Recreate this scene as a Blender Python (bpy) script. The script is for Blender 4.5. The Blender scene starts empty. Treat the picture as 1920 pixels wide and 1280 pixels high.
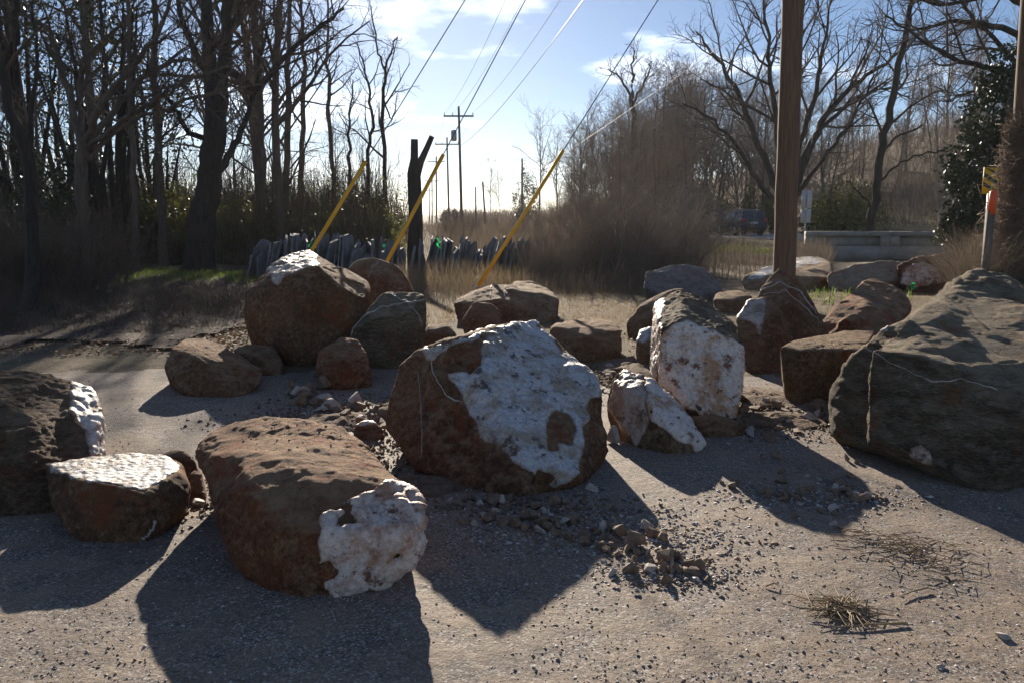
import bpy, bmesh, math, random
import numpy as np
from mathutils import Vector, Matrix
from mathutils.bvhtree import BVHTree
R = math.radians
random.seed(7)
RNG = np.random.default_rng(7)
S = bpy.context.scene
C = S.collection

# ------------------------------------------------------------------ camera, sky, sun, exposure
F, CX, CY, TH, H = 1493.0, 960.0, 640.0, R(8.94), 1.45
cam = bpy.data.cameras.new('camera'); cam.lens = 36 * F / 1920; cam.sensor_width = 36
cam.clip_start = 0.05; cam.clip_end = 5000
cam_o = bpy.data.objects.new('camera', cam); C.objects.link(cam_o)
cam_o.location = (0, 0, H); cam_o.rotation_euler = (R(90) - TH, 0, 0)
S.camera = cam_o
SUN_AZ, SUN_EL = R(-7.0), R(18.3)          # azimuth from +Y towards +X
sdir = Vector((math.sin(SUN_AZ) * math.cos(SUN_EL), math.cos(SUN_AZ) * math.cos(SUN_EL), math.sin(SUN_EL)))
sl = bpy.data.lights.new('sun', 'SUN'); sl.energy = 5.0; sl.angle = R(0.53); sl.color = (1.0, 0.89, 0.74)
so = bpy.data.objects.new('sun', sl); C.objects.link(so); so.rotation_euler = sdir.to_track_quat('Z', 'Y').to_euler()
so.location = (0, 0, 30)
w = bpy.data.worlds.new('World'); S.world = w; w.use_nodes = True
nt = w.node_tree; N = nt.nodes; L = nt.links; N.clear()
out = N.new('ShaderNodeOutputWorld'); bg = N.new('ShaderNodeBackground'); sky = N.new('ShaderNodeTexSky')
sky.sky_type = 'NISHITA'; sky.sun_disc = False; sky.sun_elevation = SUN_EL; sky.sun_rotation = SUN_AZ
sky.altitude = 900; sky.air_density = 0.85; sky.dust_density = 0.34; sky.ozone_density = 4.0
bg.inputs['Strength'].default_value = 0.05
tc = N.new('ShaderNodeTexCoord'); sep = N.new('ShaderNodeSeparateXYZ'); L.new(tc.outputs['Generated'], sep.inputs[0])
def wm(op, a, b=None):
    n = N.new('ShaderNodeMath'); n.operation = op
    for i, v in enumerate((a, b)):
        if v is None: continue
        if isinstance(v, (int, float)): n.inputs[i].default_value = v
        else: L.new(v, n.inputs[i])
    return n.outputs[0]
zz = wm('ADD', wm('MAXIMUM', sep.outputs[2], 0.0), 0.12)
cmb = N.new('ShaderNodeCombineXYZ'); L.new(wm('ADD', wm('DIVIDE', sep.outputs[0], zz), 0.73), cmb.inputs[0]); L.new(wm('DIVIDE', sep.outputs[1], zz), cmb.inputs[1])
cmb.inputs[2].default_value = 3.7
cn = N.new('ShaderNodeTexNoise'); cn.inputs['Scale'].default_value = 1.15; cn.inputs['Detail'].default_value = 9; cn.inputs['Roughness'].default_value = 0.5
L.new(cmb.outputs[0], cn.inputs['Vector'])
cr = N.new('ShaderNodeMapRange'); cr.interpolation_type = 'SMOOTHSTEP'
cr.inputs['From Min'].default_value = 0.55; cr.inputs['From Max'].default_value = 0.63
L.new(cn.outputs[0], cr.inputs['Value'])
mx = N.new('ShaderNodeMix'); mx.data_type = 'RGBA'; L.new(cr.outputs[0], mx.inputs['Factor'])
L.new(sky.outputs[0], mx.inputs[6]); ca = N.new('ShaderNodeMix'); ca.data_type = 'RGBA'; ca.blend_type = 'ADD'; ca.inputs[0].default_value = 1; L.new(sky.outputs[0], ca.inputs[6]); ca.inputs[7].default_value = (6.5, 6.4, 6.3, 1); L.new(ca.outputs[2], mx.inputs[7])
L.new(mx.outputs[2], bg.inputs['Color']); L.new(bg.outputs[0], out.inputs[0])
S.view_settings.view_transform = 'Standard'; S.view_settings.look = 'None'; S.view_settings.gamma = 1
S.view_settings.exposure = 0.95
S.render.engine = 'CYCLES'
HAZE = 0.00022

# ------------------------------------------------------------------ helpers
def ray(px, py):
    x = (px - CX) / F; u = -(py - CY) / F
    return np.array((x, math.cos(TH) + u * math.sin(TH), -math.sin(TH) + u * math.cos(TH)))
def P(px, py, Y):                      # the point at ground distance Y in that direction
    d = ray(px, py); return np.array((0, 0, H)) + d * (Y / d[1])
def G(px, py, z=0.0):                  # the point on the ground
    d = ray(px, py); return np.array((0, 0, H)) + d * ((z - H) / d[2])
def proj(V):
    f = V[:, 1] * math.cos(TH) - (V[:, 2] - H) * math.sin(TH); u = V[:, 1] * math.sin(TH) + (V[:, 2] - H) * math.cos(TH)
    return CX + F * V[:, 0] / f, CY - F * u / f
_perm = np.random.default_rng(3).permutation(256); _perm = np.concatenate([_perm, _perm, _perm])
_grad = np.random.default_rng(4).normal(size=(256, 3)); _grad /= np.linalg.norm(_grad, axis=1)[:, None]
def pn(p):
    p = np.asarray(p, float); i = np.floor(p).astype(int); f = p - i; i &= 255
    w_ = f * f * f * (f * (f * 6 - 15) + 10); r = 0
    for dx in (0, 1):
        for dy in (0, 1):
            for dz in (0, 1):
                h = _perm[_perm[_perm[i[:, 0] + dx] + i[:, 1] + dy] + i[:, 2] + dz]
                d = (_grad[h] * (f - (dx, dy, dz))).sum(1)
                r = r + d * (w_[:, 0] if dx else 1 - w_[:, 0]) * (w_[:, 1] if dy else 1 - w_[:, 1]) * (w_[:, 2] if dz else 1 - w_[:, 2])
    return r * 1.5
def fbm(p, o=4, g=0.5):
    s = 0; a = 1
    for k in range(o): s = s + a * pn(p * 2 ** k + 17.3 * k); a *= g
    return s
def inpoly(x, y, poly):
    poly = np.asarray(poly, float); c = np.zeros(len(x), bool); j = len(poly) - 1
    for i in range(len(poly)):
        xi, yi = poly[i]; xj, yj = poly[j]
        c ^= ((yi > y) != (yj > y)) & (x < (xj - xi) * (y - yi) / (yj - yi + 1e-9) + xi); j = i
    return c
def tag(o, label=None, cat=None, group=None, kind=None):
    for k, v in (('label', label), ('category', cat), ('group', group), ('kind', kind)):
        if v: o[k] = v
    return o
def empty(name, loc, rz=0):
    o = bpy.data.objects.new(name, None); C.objects.link(o); o.location = loc; o.rotation_euler = (0, 0, rz); o.empty_display_size = .1
    return o
def mobj(name, V, Fc, m, parent=None, loc=None, smooth=False, cols=None):
    """V world (or local if loc None) -> object; Fc an array of faces or list"""
    V = np.asarray(V, float)
    if loc is not None: V = V - np.asarray(loc)
    me = bpy.data.meshes.new(name)
    if isinstance(Fc, np.ndarray):
        n, k = Fc.shape
        me.vertices.add(len(V)); me.vertices.foreach_set('co', V.ravel())
        me.loops.add(n * k); me.loops.foreach_set('vertex_index', Fc.ravel().astype(np.int32))
        me.polygons.add(n); me.polygons.foreach_set('loop_start', np.arange(0, n * k, k, dtype=np.int32))
        me.update(calc_edges=True)
    else:
        me.from_pydata([tuple(v) for v in V], [], [tuple(f) for f in Fc])
    if smooth: me.polygons.foreach_set('use_smooth', np.ones(len(me.polygons), bool))
    if cols is not None:
        a = me.color_attributes.new('Col', 'FLOAT_COLOR', 'POINT'); a.data.foreach_set('color', np.c_[cols, np.ones(len(cols))].astype(np.float32).ravel())
    me.materials.append(m)
    o = bpy.data.objects.new(name, me); C.objects.link(o)
    if loc is not None: o.location = loc
    if parent: o.parent = parent
    return o
def copy_tree(o, parent=None):
    c = o.copy(); C.objects.link(c); c.parent = parent
    for ch in o.children: copy_tree(ch, c)
    return c

# ------------------------------------------------------------------ materials
def newmat(name):
    m = bpy.data.materials.new(name); m.use_nodes = True; t = m.node_tree
    return m, t, t.nodes['Principled BSDF']
def nn(t, ty, **kw):
    n = t.nodes.new(ty)
    for k, v in kw.items():
        if k in n.inputs: n.inputs[k].default_value = v
        else: setattr(n, k, v)
    return n
def noise(t, vec, scale, detail=6, rough=.6):
    n = nn(t, 'ShaderNodeTexNoise', Scale=scale, Detail=detail, Roughness=rough); t.links.new(vec, n.inputs['Vector']); return n.outputs[0]
def rng_(t, v, a, b, c=0., d=1.):
    n = nn(t, 'ShaderNodeMapRange'); t.links.new(v, n.inputs[0])
    for i, x in enumerate((a, b, c, d)): n.inputs[i + 1].default_value = x
    return n.outputs[0]
def mixc(t, f, a, b, bt='MIX'):
    n = nn(t, 'ShaderNodeMix', data_type='RGBA', blend_type=bt)
    for i, v in ((0, f), (6, a), (7, b)):
        if isinstance(v, (int, float)): n.inputs[i].default_value = v
        elif isinstance(v, tuple): n.inputs[i].default_value = (*v, 1)
        else: t.links.new(v, n.inputs[i])
    return n.outputs[2]
def bump(t, b, h, dist, strength=1.0, prev=None):
    n = nn(t, 'ShaderNodeBump', Distance=dist, Strength=strength); t.links.new(h, n.inputs['Height'])
    if prev: t.links.new(prev, n.inputs['Normal'])
    t.links.new(n.outputs[0], b.inputs['Normal']); return n.outputs[0]
def ovec(t, rnd=True):
    c = nn(t, 'ShaderNodeTexCoord')
    if not rnd: return c.outputs['Object']
    i = nn(t, 'ShaderNodeObjectInfo'); m = nn(t, 'ShaderNodeVectorMath', operation='MULTIPLY_ADD')
    t.links.new(i.outputs['Random'], m.inputs[0]); m.inputs[1].default_value = (37, 53, 71); t.links.new(c.outputs['Object'], m.inputs[2])
    return m.outputs[0]
def rock_mat(name, c1, c2, c3, strat=0., bumpd=.012, rough=.85):
    m, t, b = newmat(name); v = ovec(t)
    if strat:
        mp = nn(t, 'ShaderNodeMapping'); t.links.new(v, mp.inputs[0]); mp.inputs['Scale'].default_value = (1, 1, 1 + strat); mp.inputs['Rotation'].default_value = (.35, .2, 0); vv = mp.outputs[0]
    else: vv = v
    a = noise(t, vv, 2.2, 8, .62); f = noise(t, vv, 7.5, 8, .7); g = noise(t, vv, 30, 8, .78)
    c = mixc(t, rng_(t, a, .4, .62), c1, c2); c = mixc(t, rng_(t, f, .5, .72), c, c3)
    c = mixc(t, .9, c, mixc(t, rng_(t, g, .34, .66), (.28, .28, .28), (1.35, 1.35, 1.35)), 'MULTIPLY'); c = mixc(t, .6, c, mixc(t, rng_(t, noise(t, vv, 85, 4, .7), .35, .65), (.5, .5, .5), (1.3, 1.3, 1.3)), 'MULTIPLY')
    ck = nn(t, 'ShaderNodeTexVoronoi', Scale=3.2, feature='DISTANCE_TO_EDGE'); dv = nn(t, 'ShaderNodeVectorMath', operation='MULTIPLY_ADD'); nz_ = nn(t, 'ShaderNodeTexNoise', Scale=4., Detail=5.); t.links.new(vv, nz_.inputs['Vector']); t.links.new(nz_.outputs['Color'], dv.inputs[0]); dv.inputs[1].default_value = (.35, .35, .35); t.links.new(vv, dv.inputs[2]); t.links.new(dv.outputs[0], ck.inputs['Vector']); crack = rng_(t, ck.outputs['Distance'], .0, .022)
    sp = nn(t, 'ShaderNodeTexVoronoi', Scale=55.); t.links.new(v, sp.inputs['Vector'])
    c = mixc(t, rng_(t, sp.outputs['Distance'], .12, .02), c, tuple(min(1, x * 1.9 + .03) for x in c3))
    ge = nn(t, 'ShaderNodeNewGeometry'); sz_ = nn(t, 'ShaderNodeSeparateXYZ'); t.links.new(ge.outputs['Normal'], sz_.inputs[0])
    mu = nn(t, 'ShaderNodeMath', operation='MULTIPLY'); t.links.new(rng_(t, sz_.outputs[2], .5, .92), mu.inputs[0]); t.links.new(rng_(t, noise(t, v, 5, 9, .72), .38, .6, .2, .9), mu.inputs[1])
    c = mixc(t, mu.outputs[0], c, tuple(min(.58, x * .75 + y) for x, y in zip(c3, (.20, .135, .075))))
    rs = noise(t, v, 4.3, 9, .7); c = mixc(t, rng_(t, rs, .54, .66, 0, .7), c, tuple(x * y for x, y in zip(c2, (1.9, 1.05, .6))))
    lk = noise(t, v, 11, 9, .75); c = mixc(t, rng_(t, lk, .56, .64, 0, .6), c, tuple(x * .45 for x in c2))
    t.links.new(c, b.inputs['Base Color']); b.inputs['Roughness'].default_value = rough; b.inputs['Specular IOR Level'].default_value = .3
    p = bump(t, b, f, bumpd * 3, .8); p = bump(t, b, g, bumpd * 2.2, 1, p)
    p = bump(t, b, crack, .010, .7, p); h = noise(t, vv, 120, 4, .7); bump(t, b, h, bumpd * .3, .8, p)
    return m
def quartz_mat(name, white, stain, dark, amt=.5, vs=22.):
    m, t, b = newmat(name); v = ovec(t)
    a = noise(t, v, 6, 9, .68); d = noise(t, v, 17, 9, .72); e = noise(t, v, 50, 5, .7)
    c = mixc(t, rng_(t, a, .58 - amt * .2, .66 - amt * .12), white, stain); c = mixc(t, rng_(t, noise(t, v, 9, 10, .7), .55, .62), c, dark); c = mixc(t, rng_(t, d, .6, .64), c, dark)
    c = mixc(t, rng_(t, e, .42, .66), c, mixc(t, .6, c, (.45, .46, .5), 'MULTIPLY'))
    at = nn(t, 'ShaderNodeAttribute', attribute_name='Col'); ad = nn(t, 'ShaderNodeMath', operation='ADD'); t.links.new(at.outputs['Fac'], ad.inputs[0]); t.links.new(rng_(t, noise(t, v, 28, 6, .7), .3, .7, -.3, .3), ad.inputs[1])
    c = mixc(t, rng_(t, ad.outputs[0], .42, .95, .9, 0), c, tuple(.5 * x + .5 * y for x, y in zip(stain, dark)))
    t.links.new(c, b.inputs['Base Color']); b.inputs['Roughness'].default_value = .5
    vo = nn(t, 'ShaderNodeTexVoronoi', Scale=vs); vo.feature = 'SMOOTH_F1'; t.links.new(v, vo.inputs['Vector'])
    p = bump(t, b, rng_(t, vo.outputs['Distance'], 0, .7, 1, 0), .014, .75); p = bump(t, b, d, .02, .7, p); bump(t, b, e, .007, .8, p)
    return m
def plain_mat(name, c1, c2, scale=8., rough=.8, bd=0., metal=0., stretch=None, rnd=True):
    m, t, b = newmat(name); v = ovec(t, rnd)
    if stretch:
        mp = nn(t, 'ShaderNodeMapping'); t.links.new(v, mp.inputs[0]); mp.inputs['Scale'].default_value = stretch; v = mp.outputs[0]
    a = noise(t, v, scale, 6, .65); t.links.new(mixc(t, rng_(t, a, .32, .68), c1, c2), b.inputs['Base Color'])
    b.inputs['Roughness'].default_value = rough; b.inputs['Metallic'].default_value = metal
    if bd: bump(t, b, a, bd)
    return m
def leaf_mat(name, c1, c2, tr=.45, rough=.45):
    m, t, b = newmat(name); c = nn(t, 'ShaderNodeTexCoord')
    a = noise(t, c.outputs['Object'], 1.6, 5, .7); e = noise(t, c.outputs['Object'], 25, 2, .5)
    col = mixc(t, rng_(t, a, .35, .65), c1, c2); col = mixc(t, .5, col, mixc(t, rng_(t, e, .3, .7), (.4, .4, .4), (1.4, 1.4, 1.4)), 'MULTIPLY')
    t.links.new(col, b.inputs['Base Color']); b.inputs['Roughness'].default_value = rough
    tl = nn(t, 'ShaderNodeBsdfTranslucent'); t.links.new(col, tl.inputs[0]); ms = nn(t, 'ShaderNodeMixShader'); ms.inputs[0].default_value = tr
    t.links.new(b.outputs[0], ms.inputs[1]); t.links.new(tl.outputs[0], ms.inputs[2]); t.links.new(ms.outputs[0], t.nodes['Material Output'].inputs[0])
    return m
def attr_mat(name, rough=.8, bd=.004, sc=90.):
    m, t, b = newmat(name); a = nn(t, 'ShaderNodeAttribute', attribute_name='Col'); c = nn(t, 'ShaderNodeTexCoord')
    n = noise(t, c.outputs['Object'], sc, 4, .7)
    t.links.new(mixc(t, .6, a.outputs[0], mixc(t, rng_(t, n, .3, .7), (.5, .5, .5), (1.3, 1.3, 1.3)), 'MULTIPLY'), b.inputs['Base Color'])
    b.inputs['Roughness'].default_value = rough
    if bd: bump(t, b, n, bd)
    return m
M = {}
M['brown'] = rock_mat('brown_sandstone', (0.36, 0.185, 0.09), (0.21, 0.1, 0.05), (0.5, 0.32, 0.19))
M['rust'] = rock_mat('rust_sandstone', (0.4, 0.16, 0.07), (0.24, 0.09, 0.043), (0.5, 0.31, 0.18))
M['tan'] = rock_mat('tan_sandstone', (0.38, 0.245, 0.135), (0.24, 0.125, 0.062), (0.52, 0.37, 0.235))
M['grey'] = rock_mat('grey_sandstone', (0.38, 0.29, 0.18), (0.21, 0.145, 0.085), (0.52, 0.43, 0.31), strat=2.5, bumpd=.02)
M['blue'] = rock_mat('bluish_stone', (.27, .27, .275), (.19, .18, .175), (.34, .34, .35))
M['coarse'] = rock_mat('coarse_brown_stone', (0.33, 0.2, 0.11), (0.17, 0.095, 0.05), (0.44, 0.31, 0.2), strat=1., bumpd=.024)
M['red'] = rock_mat('red_rough_stone', (0.42, 0.165, 0.09), (0.22, 0.078, 0.042), (0.56, 0.36, 0.26), bumpd=.03)
M['pale'] = rock_mat('pale_stone', (0.5, 0.38, 0.27), (0.36, 0.23, 0.15), (0.58, 0.48, 0.38))
M['qwhite'] = quartz_mat('white_quartz', (.82, .72, .63), (.55, .32, .18), (.20, .085, .04), .5)
M['qgrey'] = quartz_mat('grey_white_quartz', (.62, .605, .60), (.42, .33, .24), (.10, .08, .065), .6, 34.)
M['qstain'] = quartz_mat('stained_quartz', (.60, .50, .42), (.36, .23, .15), (.11, .07, .045), .65)
M['qpink'] = quartz_mat('pinkish_quartz', (.82, .67, .57), (.50, .25, .14), (.17, .07, .035), .6, 13.)
M['vein'] = plain_mat('vein_quartz', (.30, .25, .21), (.46, .43, .40), 18, .6)
M['bark'] = plain_mat('dark_bark', (.024, .018, .014), (.06, .046, .036), 6, .9, .03, stretch=(3, 3, .5))
M['bark2'] = plain_mat('grey_bark', (.075, .054, .04), (.15, .113, .085), 6, .9, .03, stretch=(3, 3, .5))
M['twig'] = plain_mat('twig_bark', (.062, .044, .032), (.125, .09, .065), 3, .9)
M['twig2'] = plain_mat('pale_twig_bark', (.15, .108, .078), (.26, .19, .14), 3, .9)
M['weedbark'] = plain_mat('brush_bark', (.14, .108, .082), (.27, .21, .16), 3, .9)
M['pole'] = plain_mat('pole_wood', (.085, .048, .027), (.20, .122, .07), 9, .85, .006, stretch=(6, 6, .25))
M['pole2'] = plain_mat('weathered_pole_wood', (.10, .085, .07), (.18, .15, .12), 9, .85, .006, stretch=(6, 6, .25))
M['yellow'] = plain_mat('yellow_plastic', (.72, .36, .012), (.80, .42, .02), 5, .45)
M['wire'] = plain_mat('wire_metal', (.10, .10, .105), (.16, .16, .165), 5, .5, metal=.3)
M['steel'] = plain_mat('galvanised_steel', (.30, .31, .33), (.42, .43, .45), 5, .4, metal=.6)
M['signback'] = plain_mat('sign_back', (.42, .43, .44), (.55, .56, .57), 4, .5)
M['conc'] = plain_mat('old_concrete', (.26, .24, .21), (.46, .43, .385), 2.2, .9, .01)
M['orange'] = plain_mat('orange_plastic', (.75, .10, .02), (.82, .14, .03), 5, .5)
M['signy'] = plain_mat('sign_yellow', (.75, .42, .015), (.8, .46, .02), 3, .4)
M['black'] = plain_mat('black_paint', (.012, .012, .012), (.02, .02, .02), 3, .5)
M['green'] = leaf_mat('green_tape', (.02, .5, .12), (.03, .6, .16), .4)
M['slab'] = plain_mat('slab_stone', (.11, .111, .118), (.25, .252, .262), 5, .75, .01)
M['weed'] = leaf_mat('dry_weed', (.15, .117, .085), (.26, .205, .15), .28, .8)
M['farbrush'] = leaf_mat('far_brush', (.13, .098, .074), (.22, .17, .13), .25, .8)
M['straw'] = leaf_mat('dry_straw', (.36, .27, .16), (.48, .37, .23), .3, .6)
M['drygrass'] = leaf_mat('dry_grass', (.30, .215, .115), (.36, .27, .15), .35, .7)
M['grass'] = leaf_mat('green_grass', (.13, .20, .03), (.20, .24, .05), .5, .6)
M['leafolive'] = leaf_mat('olive_leaf', (.085, .10, .022), (.14, .135, .032), .5)
M['leafdark'] = leaf_mat('dark_leaf', (.022, .038, .014), (.045, .06, .022), .2, .42)
M['litter'] = leaf_mat('leaf_litter', (.15, .085, .05), (.27, .18, .115), .2, .7)
M['pebble'] = attr_mat('pebble_stone', .75)
M['frag'] = plain_mat('stone_fragment', (.12, .072, .044), (.26, .185, .125), 1.6, .85)
M['fragw'] = plain_mat('white_stone_fragment', (.30, .235, .185), (.50, .455, .41), 1.8, .75)

# ground, pavement
m, t, b = newmat('soil'); v = ovec(t, False); M['soil'] = m
a = noise(t, v, .35, 6, .6); f = noise(t, v, 2.5, 8, .7); g = noise(t, v, 30, 6, .7)
c = mixc(t, rng_(t, a, .42, .6), (.26, .185, .11), (.17, .125, .07)); c = mixc(t, rng_(t, f, .5, .7), c, (.13, .13, .045))
c = mixc(t, .6, c, mixc(t, rng_(t, g, .3, .7), (.4, .4, .4), (1.3, 1.3, 1.3)), 'MULTIPLY'); t.links.new(c, b.inputs['Base Color']); b.inputs['Roughness'].default_value = .95
p = bump(t, b, f, .10); bump(t, b, g, .03, 1, p)
m, t, b = newmat('chip_pavement'); v = ovec(t, False); M['pave'] = m
vo = nn(t, 'ShaderNodeTexVoronoi', Scale=125.); t.links.new(v, vo.inputs['Vector'])
v2 = nn(t, 'ShaderNodeTexVoronoi', Scale=38.); t.links.new(v, v2.inputs['Vector'])
ramp = nn(t, 'ShaderNodeValToRGB'); sx = nn(t, 'ShaderNodeSeparateColor'); t.links.new(vo.outputs['Color'], sx.inputs[0]); t.links.new(sx.outputs[0], ramp.inputs[0])
e = ramp.color_ramp; e.interpolation = 'CONSTANT'; e.elements[0].color = (.09, .078, .07, 1); e.elements[1].position = .9; e.elements[1].color = (.52, .49, .46, 1)
for pos, col in ((.2, (.20, .16, .128)), (.42, (.28, .22, .17)), (.60, (.165, .142, .13)), (.75, (.34, .285, .24))): q = e.elements.new(pos); q.color = (*col, 1)
a = noise(t, v, .8, 7, .65); f = noise(t, v, 5, 7, .7); g = noise(t, v, 60, 5, .7)
c = mixc(t, rng_(t, f, .42, .66, .1, .85), ramp.outputs[0], (.30, .222, .155))
c = mixc(t, rng_(t, a, .44, .6), c, mixc(t, .8, c, (.6, .6, .63), 'MULTIPLY')); c = mixc(t, rng_(t, noise(t, v, 1.7, 8, .7), .5, .68, 0, .75), c, (.33, .245, .17))
c = mixc(t, .5, c, mixc(t, rng_(t, g, .3, .7), (.5, .5, .5), (1.3, 1.3, 1.3)), 'MULTIPLY')
t.links.new(c, b.inputs['Base Color']); b.inputs['Roughness'].default_value = .8; b.inputs['Specular IOR Level'].default_value = .35
p = bump(t, b, rng_(t, sx.outputs[1], 0, 1), .004, .6); p = bump(t, b, g, .006, .6, p); bump(t, b, f, .02, .8, p)
M['road'] = plain_mat('road_asphalt', (.32, .31, .30), (.40, .39, .375), 3, .7, rnd=False)

# ------------------------------------------------------------------ ground, pavement, road
def hgt(X, Y):
    X = np.asarray(X, float); Y = np.asarray(Y, float); p = np.c_[X.ravel(), Y.ravel(), 0 * X.ravel()]
    far = np.clip((Y - 12) / 10, 0, 1).ravel()
    z = far * (.10 * fbm(p * .25, 3) - .06)
    xr = np.clip(X - 24 + .0 * Y, 0, 200).ravel(); z += 26 * (1 - np.exp(-xr * .018)) * np.clip((Y.ravel() - 50) / 60, 0, 1)
    xl = np.clip(-X - 30, 0, 300).ravel(); z += 4 * (1 - np.exp(-xl * .01)) * np.clip((Y.ravel() - 30) / 40, 0, 1)
    return z.reshape(X.shape)
def sheet(xs, ys, zf):
    X, Y = np.meshgrid(xs, ys); Z = zf(X, Y); n = len(xs)
    V = np.c_[X.ravel(), Y.ravel(), Z.ravel()]; i = (np.arange(len(ys) - 1)[:, None] * n + np.arange(n - 1)).ravel()
    return V, np.c_[i, i + 1, i + n + 1, i + n]
u = np.linspace(-1, 1, 161); xs = np.sinh(u * 5) / np.sinh(5) * 1500
ys = np.concatenate([np.linspace(-20, 60, 110), 60 + (np.linspace(0.01, 1, 70) ** 3) * 1900])
V, Fc = sheet(xs, ys, hgt); tag(mobj('ground', V, Fc, M['soil'], smooth=True), kind='structure')
xs = np.arange(-10, 11, .1); ys = np.arange(-4, 9.6, .1)
V, Fc = sheet(xs, ys, lambda X, Y: .008 + .006 * np.abs(pn(np.c_[X.ravel(), Y.ravel(), 0 * X.ravel()] * 1.3)).reshape(X.shape))
ctr = V[Fc].mean(1); lim = 7.4 + .9 * fbm(np.c_[ctr[:, 0] * .5, ctr[:, 1] * .3, 0 * ctr[:, 0] + 5], 4) - .18 * np.clip(ctr[:, 0] - .5, 0, 5)
tag(mobj('pavement', V, Fc[ctr[:, 1] < lim], M['pave'], smooth=True), kind='structure')
xs = np.arange(-34, -1.2, .2); ys = np.arange(7.6, 40, .2)
V, Fc = sheet(xs, ys, lambda X, Y: hgt(X, Y) + .035 + .03 * pn(np.c_[X.ravel(), Y.ravel(), 0 * X.ravel()] * 1.7).reshape(X.shape)); ctr = V[Fc].mean(1)
nz = fbm(np.c_[ctr[:, :2] * .6, ctr[:, :1] * 0 + 2], 4); kp = (ctr[:, 1] > 8.7 + 1.1 * nz) & (ctr[:, 0] < -3.3 + .7 * nz - .06 * (ctr[:, 1] - 9))
M['floor'] = plain_mat('forest_floor_litter', (.045, .03, .02), (.12, .078, .05), 9, .95, .04, rnd=False)
tag(mobj('forest_floor', V, Fc[kp], M['floor'], smooth=True), kind='structure')
rc = np.array([(60, 38), (36, 38), (23, 41.5), (17.2, 48), (13.6, 62), (10.8, 92), (9, 130), (4, 190), (-8, 320), (-60, 800)], float)
tt = np.linspace(0, len(rc) - 1, 90); rc2 = np.c_[np.interp(tt, range(len(rc)), rc[:, 0]), np.interp(tt, range(len(rc)), rc[:, 1])]
for _ in range(12): rc2[1:-1] = (rc2[:-2] + 2 * rc2[1:-1] + rc2[2:]) / 4
dd = np.gradient(rc2, axis=0); dd /= np.linalg.norm(dd, axis=1)[:, None]; nrm = np.c_[dd[:, 1], -dd[:, 0]]
def strip(off0, off1, z):
    A = rc2 + nrm * off0; B = rc2 + nrm * off1; n = len(A)
    V = np.r_[np.c_[A, np.full(n, z)], np.c_[B, np.full(n, z)]]; i = np.arange(n - 1); return V, np.c_[i, i + n, i + n + 1, i + 1]
V, Fc = strip(-4.2, 4.2, .17); tag(mobj('road', V, Fc, M['road']), kind='structure')
V, Fc = strip(-12.5, -4.1, .12); V[:90, 2] = -.02; tag(mobj('road_verge', V, Fc, M['soil']), kind='structure')
M['line'] = plain_mat('road_paint', (.5, .38, .06), (.55, .42, .08), 4, .7)
for s in (-.12, .12):
    V, Fc = strip(s - .05, s + .05, .175); tag(mobj('road_marking', V, Fc, M['line']), kind='structure')

# ------------------------------------------------------------------ boulders
def hull_mesh(hulls):
    bm = bmesh.new()
    for pts in hulls:
        b2 = bmesh.new()
        for q in pts: b2.verts.new(q)
        r = bmesh.ops.convex_hull(b2, input=b2.verts)
        bmesh.ops.delete(b2, geom=[g for g in r['geom_interior'] if isinstance(g, bmesh.types.BMVert)], context='VERTS')
        tmp = bpy.data.meshes.new('t'); b2.to_mesh(tmp); b2.free(); bm.from_mesh(tmp); bpy.data.meshes.remove(tmp)
    me = bpy.data.meshes.new('hull'); bm.to_mesh(me); bm.free(); return me
def vnormals(V, Q):
    n = np.cross(V[Q[:, 2]] - V[Q[:, 0]], V[Q[:, 3]] - V[Q[:, 1]]); r = np.zeros_like(V)
    for k in range(4): np.add.at(r, Q[:, k], n)
    return r / (np.linalg.norm(r, axis=1)[:, None] + 1e-12)
def smoothV(V, E, k, lam=.5):
    n = np.bincount(E.ravel(), minlength=len(V))[:, None] + 1e-9
    for _ in range(k):
        s = np.zeros_like(V); np.add.at(s, E[:, 0], V[E[:, 1]]); np.add.at(s, E[:, 1], V[E[:, 0]]); V = V + lam * (s / n - V)
    return V
BOUL = {}
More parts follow.
